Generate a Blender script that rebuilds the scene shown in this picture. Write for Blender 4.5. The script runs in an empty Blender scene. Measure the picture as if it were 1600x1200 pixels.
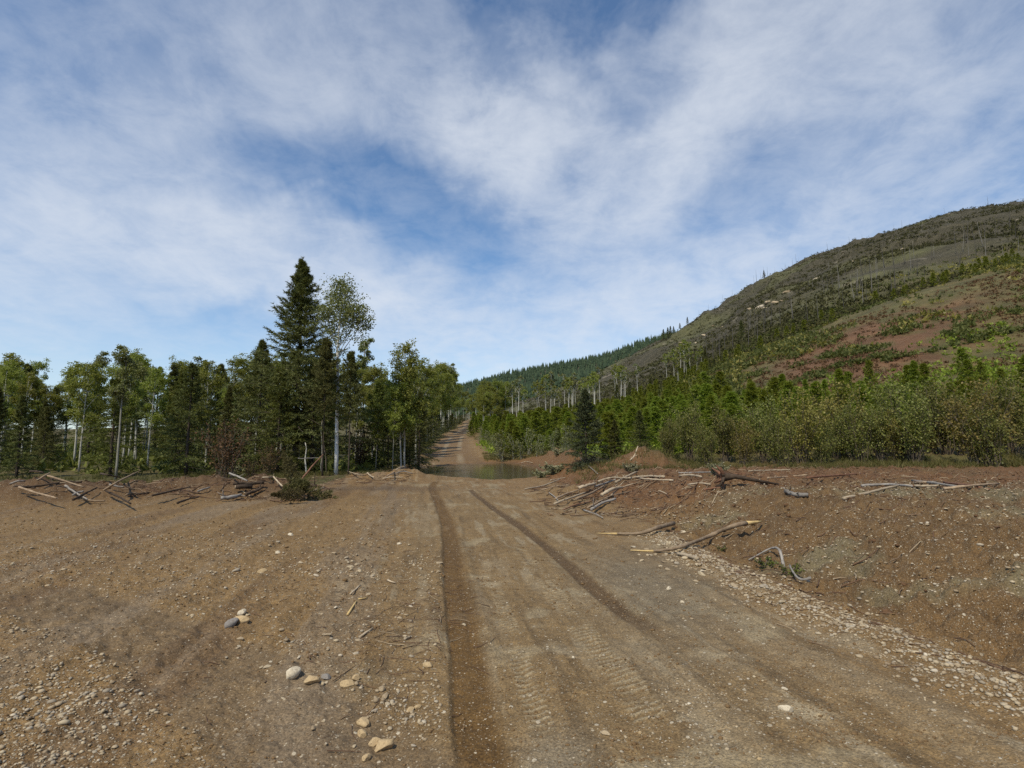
import bpy, math
import numpy as np
from mathutils import Vector, Matrix

sc = bpy.context.scene
R = math.radians
PI = math.pi

# ------------------------------------------------------------------ camera
F, CX, CY, HORIZON, CAMZ = 900.0, 800.0, 600.0, 692.0, 1.65
PITCH = math.atan((HORIZON - CY) / F)
cam = bpy.data.cameras.new('camera')
camo = bpy.data.objects.new('camera', cam)
sc.collection.objects.link(camo)
cam.sensor_width = 36.0
cam.lens = F / 1600.0 * 36.0
cam.clip_start = 0.05
cam.clip_end = 20000
camo.location = (0, 0, CAMZ)
camo.rotation_euler = (PI / 2 + PITCH, 0, 0)
sc.camera = camo

# ------------------------------------------------------------------ sun, sky, exposure
SUN_EL = R(54)
SUN_AZ = R(-148)                       # measured from +Y towards +X
SUN = Vector((math.sin(SUN_AZ) * math.cos(SUN_EL), math.cos(SUN_AZ) * math.cos(SUN_EL), math.sin(SUN_EL)))
sl = bpy.data.lights.new('sun', 'SUN')
sl.energy = 3.7
sl.angle = R(0.9)
sl.color = (1.0, 0.90, 0.72)
so = bpy.data.objects.new('sun', sl)
sc.collection.objects.link(so)
so.rotation_euler = (-SUN).to_track_quat('-Z', 'Y').to_euler()
so.location = (-30, -10, 60)

sc.view_settings.view_transform = 'Standard'
sc.view_settings.look = 'None'
sc.view_settings.gamma = 1.0
sc.view_settings.exposure = 0.0
sc.view_settings.use_curve_mapping = False
sc.cycles.use_denoising = False
sc.cycles.max_bounces = 6
sc.cycles.transparent_max_bounces = 8


def pixdir(px, py):
    u, v = (px - CX) / F, (CY - py) / F
    s, c = math.sin(PITCH), math.cos(PITCH)
    return Vector((u, c - v * s, s + v * c))


def build_world():
    w = bpy.data.worlds.new('World')
    sc.world = w
    w.use_nodes = True
    nt = w.node_tree
    N, L = nt.nodes, nt.links
    N.clear()
    out = N.new('ShaderNodeOutputWorld')
    bg = N.new('ShaderNodeBackground')
    bg.inputs['Strength'].default_value = 0.118
    L.new(bg.outputs[0], out.inputs[0])
    sky = N.new('ShaderNodeTexSky')
    sky.sky_type = 'NISHITA'
    sky.sun_disc = False
    sky.sun_elevation = SUN_EL
    sky.sun_rotation = SUN_AZ
    sky.altitude = 700
    sky.air_density = 1.0
    sky.dust_density = 0.6
    sky.ozone_density = 2.5
    tc = N.new('ShaderNodeTexCoord')

    def math_(op, a, b=None, c=None, clamp=False):
        n = N.new('ShaderNodeMath')
        n.operation = op
        n.use_clamp = clamp
        for i, q in enumerate((a, b, c)):
            if q is None:
                continue
            if isinstance(q, (int, float)):
                n.inputs[i].default_value = q
            else:
                L.new(q, n.inputs[i])
        return n.outputs[0]

    def vmath(op, a, b=None, s=None):
        n = N.new('ShaderNodeVectorMath')
        n.operation = op
        L.new(a, n.inputs[0])
        if b is not None:
            if isinstance(b, tuple):
                n.inputs[1].default_value = b
            else:
                L.new(b, n.inputs[1])
        if s is not None:
            n.inputs['Scale'].default_value = s
        return n

    def noise(vec, scale, detail, rough, dist=0.0):
        n = N.new('ShaderNodeTexNoise')
        n.inputs['Scale'].default_value = scale
        n.inputs['Detail'].default_value = detail
        n.inputs['Roughness'].default_value = rough
        n.inputs['Distortion'].default_value = dist
        L.new(vec, n.inputs['Vector'])
        return n

    gen = tc.outputs['Generated']
    # cloud layer: direction projected on a plane overhead
    sep = N.new('ShaderNodeSeparateXYZ')
    L.new(gen, sep.inputs[0])
    den = math_('ADD', math_('MAXIMUM', sep.outputs[2], 0.0), 0.22)
    cx_ = math_('DIVIDE', sep.outputs[0], den)
    cy_ = math_('DIVIDE', sep.outputs[1], den)
    comb = N.new('ShaderNodeCombineXYZ')
    L.new(cx_, comb.inputs[0])
    L.new(cy_, comb.inputs[1])
    plane = comb.outputs[0]
    wn = noise(gen, 3.2, 5, 0.62)
    off = vmath('SUBTRACT', wn.outputs['Color'], (0.5, 0.5, 0.5)).outputs[0]
    off = vmath('SCALE', off, s=0.22).outputs[0]
    warped = vmath('ADD', gen, off).outputs[0]
    wn2 = noise(gen, 9.0, 4, 0.6)
    off2 = vmath('SUBTRACT', wn2.outputs['Color'], (0.5, 0.5, 0.5)).outputs[0]
    off2 = vmath('SCALE', off2, s=0.09).outputs[0]
    warped = vmath('ADD', warped, off2).outputs[0]

    blobs = [  # px, py, half width, half height, roll, amount
        (815, 190, 180, 140, 20, 1.05), (800, 290, 150, 130, 0, 0.30),
        (930, 170, 110, 60, -40, 0.25),
        (1040, 170, 260, 95, 48, 0.80), (960, 300, 200, 90, 40, 0.35),
        (470, 150, 420, 190, -10, 0.34), (640, 60, 260, 160, -35, 0.22),
        (500, 420, 380, 105, -18, 0.62), (640, 505, 330, 80, -14, 0.36),
        (1090, 420, 330, 140, 12, 0.66), (1010, 490, 260, 80, 20, 0.32),
        (1230, 90, 260, 200, 30, 0.28), (830, 400, 260, 110, -35, 0.25),
        (40, 330, 420, 180, 10, 0.5), (1560, 330, 420, 220, -10, 0.5),
        (1450, 60, 300, 160, 20, 0.4),
        (640, 325, 260, 95, -22, -0.55), (890, 45, 160, 140, 20, -0.6), (925, 245, 160, 55, 48, -0.65), (860, 395, 120, 60, -20, -0.30), (1170, 290, 200, 70, 40, -0.45), (420, 245, 170, 60, -10, -0.25), (400, 505, 160, 50, 0, -0.3),
    ]
    tot = None
    for px, py, hx, hy, roll, amp in blobs:
        d = pixdir(px, py).normalized()
        right = Vector((1, 0, 0))
        right = (right - d * right.dot(d)).normalized()
        up = right.cross(d)
        a = R(roll)
        ax = right * math.cos(a) + up * math.sin(a)
        az = -right * math.sin(a) + up * math.cos(a)
        m = Matrix((ax, d, az)).transposed()
        mp = N.new('ShaderNodeMapping')
        mp.vector_type = 'TEXTURE'
        mp.inputs['Location'].default_value = d
        mp.inputs['Rotation'].default_value = m.to_euler()
        mp.inputs['Scale'].default_value = (hx / F * 1.25, 0.9, hy / F * 1.25)
        L.new(warped, mp.inputs['Vector'])
        ln = vmath('LENGTH', mp.outputs[0]).outputs['Value']
        mr = N.new('ShaderNodeMapRange')
        mr.interpolation_type = 'SMOOTHSTEP'
        mr.inputs['From Min'].default_value = 1.0
        mr.inputs['From Max'].default_value = 0.0
        mr.inputs['To Min'].default_value = 0.0
        mr.inputs['To Max'].default_value = amp
        L.new(ln, mr.inputs['Value'])
        tot = mr.outputs[0] if tot is None else math_('ADD', tot, mr.outputs[0])
    # fibres and mottling in the layer itself
    mp = N.new('ShaderNodeMapping')
    mp.inputs['Rotation'].default_value = (0, 0, R(25))
    mp.inputs['Scale'].default_value = (1.0, 0.45, 1.0)
    L.new(plane, mp.inputs['Vector'])
    n1 = noise(mp.outputs[0], 1.5, 8, 0.62, 0.5).outputs['Fac']
    n2 = noise(plane, 5.5, 8, 0.66, 0.3).outputs['Fac']
    mod = math_('ADD', math_('MULTIPLY', n1, 2.4), math_('MULTIPLY', n2, 1.5))
    mod = math_('MAXIMUM', math_('SUBTRACT', mod, 1.12), 0.05)
    dens = math_('MULTIPLY', math_('MAXIMUM', tot, 0.0), mod)
    dens = math_('ADD', dens, math_('MULTIPLY', math_('MINIMUM', tot, 0.0), 0.20))
    veil = math_('MULTIPLY', math_('SUBTRACT', n1, 0.52), 0.8)
    veil = math_('MAXIMUM', veil, 0.0)
    dens = math_('ADD', dens, veil)
    # haze towards the horizon
    hz = N.new('ShaderNodeMapRange')
    hz.interpolation_type = 'SMOOTHSTEP'
    hz.inputs['From Min'].default_value = 0.34
    hz.inputs['From Max'].default_value = 0.0
    hz.inputs['To Max'].default_value = 0.42
    L.new(sep.outputs[2], hz.inputs['Value'])
    dens = math_('ADD', dens, hz.outputs[0])
    dens = math_('ADD', math_('MAXIMUM', dens, 0.0), math_('MAXIMUM', math_('MULTIPLY', math_('SUBTRACT', n2, 0.40), 0.7), 0.0))
    dens = math_('SUBTRACT', 1.0, math_('POWER', 2.718, math_('MULTIPLY', dens, -0.98)))
    dens = math_('MINIMUM', dens, 0.95, clamp=True)
    tint = N.new('ShaderNodeMix')
    tint.data_type = 'RGBA'
    tint.blend_type = 'MULTIPLY'
    tint.inputs['Factor'].default_value = 1.0
    L.new(sky.outputs[0], tint.inputs[6])
    tint.inputs[7].default_value = (1.00, 1.15, 1.22, 1)
    mix = N.new('ShaderNodeMix')
    mix.data_type = 'RGBA'
    L.new(dens, mix.inputs['Factor'])
    L.new(tint.outputs[2], mix.inputs[6])
    mix.inputs[7].default_value = (6.5, 6.9, 7.5, 1)
    L.new(mix.outputs[2], bg.inputs['Color'])


build_world()

# ------------------------------------------------------------------ numeric helpers
def _hash(ix, iy, seed):
    h = (ix.astype(np.int64) * 374761393 + iy.astype(np.int64) * 668265263 + seed * 974634777) & 0xFFFFFFFF
    h = ((h ^ (h >> 13)) * 1274126177) & 0xFFFFFFFF
    return ((h ^ (h >> 16)) & 0xFFFFFF) / float(0xFFFFFF)


def vnoise(x, y, seed=0):
    x0, y0 = np.floor(x), np.floor(y)
    fx, fy = x - x0, y - y0
    fx = fx * fx * fx * (fx * (fx * 6 - 15) + 10)
    fy = fy * fy * fy * (fy * (fy * 6 - 15) + 10)
    a, b = _hash(x0, y0, seed), _hash(x0 + 1, y0, seed)
    c, d = _hash(x0, y0 + 1, seed), _hash(x0 + 1, y0 + 1, seed)
    return (a * (1 - fx) + b * fx) * (1 - fy) + (c * (1 - fx) + d * fx) * fy


def fbm(x, y, octv=4, seed=0):
    s, a, t = 0.0, 0.5, 0.0
    for i in range(octv):
        s = s + a * vnoise(x, y, seed + i * 17)
        t += a
        a *= 0.5
        x, y = x * 2.03 + 13.1, y * 2.03 + 7.7
    return s / t - 0.5


def sst(a, b, x):
    t = np.clip((x - a) / (b - a), 0, 1)
    return t * t * (3 - 2 * t)


def row_z(py, y):            # height of the sight line through image row py at depth y
    d = pixdir(CX, py)
    return CAMZ + d.z / d.y * y


def col_x(px, y, py=680):
    d = pixdir(px, py)
    return d.x / d.y * y


def flat(px, py):            # where that sight line meets z = 0
    d = pixdir(px, py)
    t = -CAMZ / d.z
    return (d.x * t, d.y * t)


def polyline(x, y, pts):     # signed offset from a polyline and length along it
    best = np.full(x.shape, 1e9)
    sgn = np.zeros(x.shape)
    along = np.zeros(x.shape)
    acc = 0.0
    for (ax, ay), (bx, by) in zip(pts[:-1], pts[1:]):
        dx, dy = bx - ax, by - ay
        l = math.hypot(dx, dy)
        t = np.clip(((x - ax) * dx + (y - ay) * dy) / (l * l), 0, 1)
        qx, qy = x - ax - t * dx, y - ay - t * dy
        d = np.sqrt(qx * qx + qy * qy)
        m = d < best
        best = np.where(m, d, best)
        sgn = np.where(m, np.sign(dx * qy - dy * qx), sgn)
        along = np.where(m, acc + t * l, along)
        acc += l
    return best, sgn, along, acc


def smooth_pts(pts, n=3):
    p = [np.array(q, float) for q in pts]
    p = [2 * p[0] - p[1]] + p + [2 * p[-1] - p[-2]]
    out = []
    for i in range(1, len(p) - 2):
        for k in range(n):
            t = k / n
            out.append(0.5 * ((2 * p[i]) + (-p[i - 1] + p[i + 1]) * t + (2 * p[i - 1] - 5 * p[i] + 4 * p[i + 1] - p[i + 2]) * t * t
                              + (-p[i - 1] + 3 * p[i] - 3 * p[i + 1] + p[i + 2]) * t ** 3))
    out.append(p[-2])
    return [tuple(q) for q in out]


# ------------------------------------------------------------------ terrain shape
T_PX = [0, 350, 600, 720, 800, 880, 950, 1050, 1150, 1250, 1400, 1600, 1900]
T_Y = [24, 45, 72, 100, 150, 230, 350, 500, 700, 1000, 1300, 2000, 6000]
T_Z = [
    [0, 0, 0, 0, 0, 0, 0, 0, 0, 0, 0, 0, 0],
    [.2, .2, .1, 0, .1, .6, .9, 1.3, 1.7, 2, 2.4, 3, 3],
    [1, .8, .7, .9, 1.6, 2.4, 3, 4, 5.5, 7, 9, 12, 13],
    [2, 1.8, 2, 2.6, 3.5, 4.2, 5.5, 8, 11, 15, 20, 26, 30],
    [3, 3, 4.5, 5.8, 6.6, 8, 10.5, 16.5, 24, 30, 40, 50, 55],
    [4, 5, 8, 11, 12.5, 15, 19, 30, 43, 57, 75, 90, 95],
    [6, 7, 11, 17, 21, 29, 37, 56, 82, 103, 128, 148, 150],
    [8, 9, 15, 23, 34, 50, 65, 97, 133, 160, 190, 215, 215],
    [10, 12, 20, 30, 42, 60, 80, 104, 130, 150, 180, 215, 215],
    [20, 25, 45, 70, 90, 102, 118, 150, 170, 190, 200, 215, 215],
    [30, 40, 75, 128, 166, 184, 202, 262, 270, 275, 280, 280, 280],
    [30, 40, 60, 80, 90, 100, 110, 120, 130, 140, 150, 160, 160],
    [0] * 13,
]


def _table():
    us = (np.array(T_PX) - CX) / F
    ys = np.log(np.array(T_Y))
    z = np.array(T_Z, float)
    U = np.linspace(us[0], us[-1], 160)
    Y = np.linspace(ys[0], ys[-1], 220)
    tmp = np.array([np.interp(U, us, z[j]) for j in range(len(ys))])
    g = np.array([np.interp(Y, ys, tmp[:, i]) for i in range(len(U))]).T
    for _ in range(3):
        p = np.pad(g, 2, mode='edge')
        g = sum(p[:, k:k + g.shape[1]] for k in range(5)) / 5.0
        g = sum(g[k:k + Y.size, :] for k in range(5)) / 5.0
    return U, Y, g


_U, _Y, _G = _table()


def base_h(x, y):
    r = np.sqrt(x * x + y * y)
    D = np.maximum(np.maximum(y, 0.62 * r), 1e-3)
    u = np.clip(x / D, _U[0], _U[-1])
    ly = np.clip(np.log(np.maximum(D, 24)), _Y[0], _Y[-1])
    fu = (u - _U[0]) / (_U[1] - _U[0])
    fy = (ly - _Y[0]) / (_Y[1] - _Y[0])
    i = np.clip(fu.astype(int), 0, _U.size - 2)
    j = np.clip(fy.astype(int), 0, _Y.size - 2)
    a, b = fu - i, fy - j
    return (_G[j, i] * (1 - a) + _G[j, i + 1] * a) * (1 - b) + (_G[j + 1, i] * (1 - a) + _G[j + 1, i + 1] * a) * b


ROAD = [(0.9, 2), (0.32, 5.5), (-2.4, 22), (-3.8, 34), (-4.9, 46), (-7.4, 72), (-9.3, 95), (-10.5, 120), (-11.9, 150), (-13.6, 190), (-15.5, 230), (-20, 330)]
_ry = np.array([p[1] for p in ROAD])
_rx = np.array([p[0] for p in ROAD])
rc = lambda y: np.interp(y, _ry, _rx)
RUT_L = smooth_pts([flat(*p) for p in [(764, 1290), (757, 1200), (740, 1110), (731, 1030), (719, 960), (709, 900), (705, 850), (693, 800), (676, 762), (681, 752)]])
RUT_R = smooth_pts([flat(*p) for p in [(1180, 1105), (1060, 1022), (1000, 985), (950, 945), (900, 898), (850, 852), (800, 815), (765, 790), (735, 766)]])
TREAD = smooth_pts([flat(*p) for p in [(1075, 1220), (1010, 1125), (975, 1070), (940, 1030), (905, 985), (868, 935), (835, 890), (800, 850)]])
TREAD2 = smooth_pts([flat(*p) for p in [(865, 1190), (835, 1100), (815, 1040), (790, 960), (770, 900)]])
CROSS = smooth_pts([flat(*p) for p in [(620, 1260), (520, 1170), (440, 1110), (340, 1045), (230, 990), (60, 930)]])
PUD = [(-5.0, 32.6), (-4.2, 30.2), (-2.4, 28.8), (-0.6, 27.4), (0.5, 28.0), (1.2, 30.5), (1.4, 35), (1.2, 42), (0.3, 47), (-0.8, 49.2), (-2.9, 47.2), (-4.8, 43.4), (-5.7, 38), (-5.6, 34.6)]


def pud_sd(x, y):            # >0 inside
    d = np.full(x.shape, 1e9)
    ins = np.zeros(x.shape, bool)
    n = len(PUD)
    for k in range(n):
        ax, ay = PUD[k]
        bx, by = PUD[(k + 1) % n]
        dx, dy = bx - ax, by - ay
        t = np.clip(((x - ax) * dx + (y - ay) * dy) / (dx * dx + dy * dy), 0, 1)
        d = np.minimum(d, np.hypot(x - ax - t * dx, y - ay - t * dy))
        c = ((ay > y) != (by > y)) & (x < (bx - ax) * (y - ay) / (by - ay + 1e-12) + ax)
        ins ^= c
    return np.where(ins, d, -d)


MOUNDS = [  # x, y, radius x, radius y, height   (earth heaps pushed up by the machine)
    (col_x(1005, 25.5), 25.2, 1.25, 1.0, 0.8), (col_x(1035, 27), 27, 0.9, 0.8, 0.5),
    (col_x(875, 29), 30.0, 1.3, 2.2, 0.75), (2.9, 36, 1.3, 4.5, 0.7), (3.0, 44, 2.2, 3.0, 0.7),
    (col_x(360, 18), 18.6, 1.6, 1.1, 0.20), (col_x(410, 18), 18.8, 1.7, 1.1, 0.24), (col_x(462, 20), 19.6, 1.2, 1.0, 0.22), (col_x(290, 18), 18.5, 1.8, 1.2, 0.28),
    (col_x(200, 17), 17.6, 1.9, 1.2, 0.3), (col_x(100, 17), 16.6, 2.0, 1.3, 0.32), (col_x(0, 16), 16, 2.2, 1.4, 0.3),
    (col_x(590, 27), 27.2, 2.2, 0.8, 0.22), (col_x(640, 27.5), 27.6, 1.2, 0.9, 0.32), (col_x(560, 24), 24.6, 1.8, 0.6, 0.12),
    (col_x(890, 19), 18.6, 1.0, 0.8, 0.25), (col_x(1150, 14.5), 14.3, 0.8, 0.5, 0.18),
    (col_x(950, 15.3), 15.3, 1.5, 0.9, 0.15), (col_x(556, 6.9), 6.9, 0.34, 0.26, 0.075), (col_x(660, 5.3), 5.4, 0.5, 0.8, 0.035),
]
EDGE = lambda y: 3.35 - 0.095 * y + 0.25 * np.sin(y * 0.55 + 1.0) * 0.5


def wheel_marks(x, y):
    h = np.zeros(x.shape)
    dL, sL, aL, _ = polyline(x, y, RUT_L)
    wob = 0.03 * fbm(aL * 2.0, aL * 0 + 3, 3, 61)
    oL = dL * -sL + wob          # + to the right
    rutL = sst(-0.16, -0.11, oL) * sst(0.24, 0.08, oL)
    dR, sR, aR, lenR = polyline(x, y, RUT_R)
    oR = dR * sR + 0.03 * fbm(aR * 2.0, aR * 0 + 9, 3, 63)
    rutR = sst(-0.13, -0.06, oR) * sst(0.13, 0.06, oR) * sst(0.3, 2.2, aR)
    h = h - 0.028 * rutL - 0.024 * rutR
    h = h + 0.010 * np.exp(-((oL + 0.20) / 0.06) ** 2) * (0.7 + 1.2 * fbm(x * 6, y * 6, 2, 65)) + 0.012 * np.exp(-((oR + 0.19) / 0.06) ** 2)
    bars = np.zeros(x.shape)
    for tr, ph, w in ((TREAD, 0.0, 0.13), (TREAD2, 0.4, 0.09)):
        dT, sT, aT, lT = polyline(x, y, tr)
        o = dT * sT
        b = 0.5 + 0.5 * np.sin((aT + 0.22 * o) / 0.075 * 2 * PI + ph)
        b = sst(0.55, 0.85, b) * sst(w, w * 0.7, np.abs(o)) * sst(0.0, 0.5, aT) * sst(lT, lT - 0.6, aT)
        b = b * sst(-0.08, 0.12, fbm(x * 2.2 + ph * 9, y * 2.2, 4, 67) + 0.07)
        bars = np.maximum(bars, b)
    h = h + bars * 0.008
    dC, sC, aC, _ = polyline(x, y, CROSS)
    oC = dC * sC
    cross = sst(0.55, 0.38, dC + 0.12 * fbm(x * 2.5, y * 2.5, 3, 68))
    h = h - 0.03 * cross
    return h, rutL, rutR, bars, cross


def fields(x, y):
    """terrain height and the soil's own masks"""
    x = np.asarray(x, float)
    y = np.asarray(y, float)
    r = np.hypot(x, y)
    h = base_h(x, y)
    near = sst(60, 35, r)
    far = sst(25, 80, r)
    # roughness of open country
    h = h + far * (fbm(x / 22, y / 22, 4, 3) * 1.6 + fbm(x / 90, y / 90, 3, 9) * np.clip(r / 60, 0, 10))
    hw = np.interp(y, [40, 90, 150, 190], [3.1, 2.6, 1.8, 1.3])
    road = sst(hw, hw - 0.9, np.abs(x - rc(y))) * sst(18, 30, y) * sst(215, 190, y)
    h = h * 1.0 - road * far * fbm(x / 22, y / 22, 4, 3) * 1.6
    h = h - road * sst(50, 60, y) * 0.18
    hm = sst(150, 240, y) * sst(0.10, 0.25, x / np.maximum(y, 1)) * sst(900, 600, y)
    if (hm > 0).any():
        gx_ = x / 34 + 0.9 * fbm(x / 60, y / 60, 2, 55)
        h = h - hm * (np.abs(fbm(gx_, y / 120, 3, 57)) * 20 - 3.0) + hm * fbm(x / 7, y / 7, 3, 58) * 2.2
    # right bank: hollow beside the road, then a rise to the stripped bench
    e = x - EDGE(y)
    infr = sst(-1, 3, y)
    bank = sst(0.9, 3.4, e) * 0.55 - 0.10 * np.exp(-((e - 0.75) / 0.45) ** 2) * sst(13, 8, y)
    h = h + bank * sst(46, 28, y) * infr * sst(-4, 1, y)
    h = h + 0.09 * np.exp(-((e - 0.12) / 0.22) ** 2) * sst(13, 9, y) * infr * (0.6 + fbm(x * 1.3, y * 1.3, 3, 5))
    nk = r < 62
    if nk.any():
        h = h.copy()
        xn, yn = x[nk], y[nk]
        lumps = 1 + 0.9 * fbm(xn * 2.2, yn * 2.2, 4, 21)
        acc = np.zeros(xn.shape)
        for mx, my, ax, ay, mh in MOUNDS:
            acc += mh * np.exp(-1.1 * (((xn - mx) / ax) ** 2 + ((yn - my) / ay) ** 2))
        h[nk] += acc * lumps
    # streaks left by the blade, run along the haul road
    ang = 0.13
    xs, ys = x * math.cos(ang) + y * math.sin(ang), -x * math.sin(ang) + y * math.cos(ang)
    cleared = near * (1 - sst(0.3, 1.0, e))
    streak = fbm(xs * 3.2, ys * 0.22, 4, 31)
    h = h + cleared * (streak * 0.075 + fbm(x * 0.6, y * 0.6, 3, 8) * 0.08)
    leftz = sst(-0.6, -1.6, x - rc(y) + 0.4)
    lump = fbm(x * 5, y * 5, 4, 41)
    h = h + near * (lump * (0.028 + 0.06 * leftz * sst(3, 5, y) * sst(12, 7, y) + 0.30 * sst(0.2, 1.0, e)))
    h = h + near * fbm(x * 19, y * 19, 3, 43) * (0.014 + 0.022 * leftz + 0.03 * sst(0.1, 0.8, e))
    # far rough ground beside the puddle
    ps = np.full(x.shape, -50.0)
    pk = (np.abs(x + 1.5) < 14) & (np.abs(y - 38) < 22)
    if pk.any():
        ps[pk] = pud_sd(x[pk], y[pk]) + fbm(x[pk] * 0.9, y[pk] * 0.9, 3, 51) * 0.7
    h = np.where(ps > -3, h * (1 - sst(-2.5, -0.3, ps)) + np.minimum(h, 0.03) * sst(-2.5, -0.3, ps), h)
    h = h - sst(-0.9, 0.6, ps) * 0.22
    Z = lambda: np.zeros(x.shape)
    rutL, rutR, bars, cross = Z(), Z(), Z(), Z()
    kk = (np.abs(y - 15) < 17) & (x > -10) & (x < 6) & (r < 32)
    if kk.any():
        full = kk.all()
        hk, rutL[kk], rutR[kk], bars[kk], cross[kk] = wheel_marks(x[kk], y[kk])
        h = h.copy()
        h[kk] += hk
    return dict(h=h, e=e, ps=ps, rutL=rutL, rutR=rutR, bars=bars, cross=cross, road=road, leftz=leftz, streak=streak, lump=lump, r=r, near=near)


def H(x, y):
    return float(fields(np.array([float(x)]), np.array([float(y)]))['h'][0])


def ground(px, py, ymax=70):
    """the point of the ground seen at that place of the photograph"""
    d = pixdir(px, py)
    ys = np.geomspace(2.0, ymax, 110)
    f = fields(d.x / d.y * ys, ys)['h'] - (CAMZ + d.z / d.y * ys)
    k = np.argmax(f > 0) if (f > 0).any() else len(ys) - 1
    a = ys[max(k - 1, 0)]
    b = ys[k]
    t = np.linspace(a, b, 20)
    f = fields(d.x / d.y * t, t)['h'] - (CAMZ + d.z / d.y * t)
    k = np.argmax(f > 0) if (f > 0).any() else 19
    yy = float(t[k])
    return Vector((d.x / d.y * yy, yy, H(d.x / d.y * yy, yy)))


# ------------------------------------------------------------------ mesh and object helpers
COL = sc.collection


def mesh(name, V, tris=None, quads=None, mat=None, smooth=False):
    V = np.asarray(V, np.float32)
    me = bpy.data.meshes.new(name)
    loops, starts, n = [], [], 0
    for arr, k in ((tris, 3), (quads, 4)):
        if arr is not None and len(arr):
            a = np.asarray(arr, np.int32)
            loops.append(a.ravel())
            starts.append(n + np.arange(len(a), dtype=np.int32) * k)
            n += a.size
    me.vertices.add(len(V))
    me.vertices.foreach_set('co', V.ravel())
    lo = np.concatenate(loops)
    st = np.concatenate(starts)
    me.loops.add(len(lo))
    me.loops.foreach_set('vertex_index', lo)
    me.polygons.add(len(st))
    me.polygons.foreach_set('loop_start', st)
    if smooth:
        me.polygons.foreach_set('use_smooth', np.ones(len(st), bool))
    me.update(calc_edges=True)
    if mat:
        me.materials.append(mat)
    return me


def tag(o, label=None, cat=None, group=None, kind=None):
    if label:
        o['label'] = label
    if cat:
        o['category'] = cat
    if group:
        o['group'] = group
    if kind:
        o['kind'] = kind
    return o


def obj(name, me, parent=None, loc=None, rot=None, scale=None):
    o = bpy.data.objects.new(name, me)
    COL.objects.link(o)
    if parent:
        o.parent = parent
    if loc is not None:
        o.location = loc
    if rot is not None:
        o.rotation_euler = rot
    if scale is not None:
        o.scale = scale if hasattr(scale, '__len__') else (scale,) * 3
    return o


class MB:
    def __init__(self):
        self.V, self.T, self.Q, self.n = [], [], [], 0

    def add(self, V, tris=None, quads=None):
        V = np.asarray(V, float).reshape(-1, 3)
        if tris is not None and len(tris):
            self.T.append(np.asarray(tris) + self.n)
        if quads is not None and len(quads):
            self.Q.append(np.asarray(quads) + self.n)
        self.V.append(V)
        self.n += len(V)

    def tube(self, pts, rad, sides=6, cap=True, rough=0.0, rng=None):
        P = np.asarray(pts, float)
        n = len(P)
        rad = np.broadcast_to(np.asarray(rad, float), (n,))
        T = np.gradient(P, axis=0)
        T /= np.linalg.norm(T, axis=1, keepdims=True) + 1e-9
        ref = np.array([0.0, 0.0, 1.0]) if abs(T[:, 2]).mean() < 0.8 else np.array([1.0, 0.0, 0.0])
        A = np.cross(T, ref)
        A /= np.linalg.norm(A, axis=1, keepdims=True) + 1e-9
        B = np.cross(T, A)
        th = np.linspace(0, 2 * PI, sides, endpoint=False)
        rr = rad[:, None] * np.ones((1, sides))
        if rough and rng is not None:
            rr = rr * (1 + rough * rng.uniform(-1, 1, rr.shape))
        V = P[:, None, :] + rr[..., None] * (np.cos(th)[None, :, None] * A[:, None, :] + np.sin(th)[None, :, None] * B[:, None, :])
        i = np.arange(n - 1)[:, None] * sides
        k = np.arange(sides)[None, :]
        q = np.stack([i + k, i + (k + 1) % sides, i + sides + (k + 1) % sides, i + sides + k], -1).reshape(-1, 4)
        V = V.reshape(-1, 3)
        tr = []
        if cap:
            V = np.vstack([V, P[0], P[-1]])
            c0, c1 = len(V) - 2, len(V) - 1
            for s in range(sides):
                tr.append((c0, (s + 1) % sides, s))
                tr.append((c1, (n - 1) * sides + s, (n - 1) * sides + (s + 1) % sides))
        self.add(V, tr, q)

    def mesh(self, name, mat, smooth=False):
        return mesh(name, np.vstack(self.V), np.vstack(self.T) if self.T else None, np.vstack(self.Q) if self.Q else None, mat, smooth)


def unit(v):
    return v / (np.linalg.norm(v, axis=-1, keepdims=True) + 1e-9)


# ------------------------------------------------------------------ materials
def new_mat(name):
    m = bpy.data.materials.new(name)
    m.use_nodes = True
    nt = m.node_tree
    nt.nodes.clear()
    out = nt.nodes.new('ShaderNodeOutputMaterial')
    b = nt.nodes.new('ShaderNodeBsdfPrincipled')
    nt.links.new(b.outputs[0], out.inputs[0])
    return m, nt, b, out


def nd(nt, typ, **kw):
    n = nt.nodes.new(typ)
    for k, v in kw.items():
        setattr(n, k, v)
    return n


def ramp(nt, fac, stops):
    r = nt.nodes.new('ShaderNodeValToRGB')
    e = r.color_ramp.elements
    e[0].position, e[0].color = stops[0][0], (*stops[0][1], 1)
    e[1].position, e[1].color = stops[-1][0], (*stops[-1][1], 1)
    for p, c in stops[1:-1]:
        q = e.new(p)
        q.color = (*c, 1)
    nt.links.new(fac, r.inputs[0])
    return r.outputs[0]


def noise_tex(nt, vec, scale, detail=4, rough=0.6):
    n = nt.nodes.new('ShaderNodeTexNoise')
    n.inputs['Scale'].default_value = scale
    n.inputs['Detail'].default_value = detail
    n.inputs['Roughness'].default_value = rough
    if vec is not None:
        nt.links.new(vec, n.inputs['Vector'])
    return n


def mixc(nt, a, b, fac, blend='MIX'):
    n = nt.nodes.new('ShaderNodeMix')
    n.data_type = 'RGBA'
    n.blend_type = blend
    for s, i in ((fac, 0), (a, 6), (b, 7)):
        if isinstance(s, (int, float)):
            n.inputs[i].default_value = s
        elif isinstance(s, tuple):
            n.inputs[i].default_value = (*s, 1)
        else:
            nt.links.new(s, n.inputs[i])
    return n.outputs[2]


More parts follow.
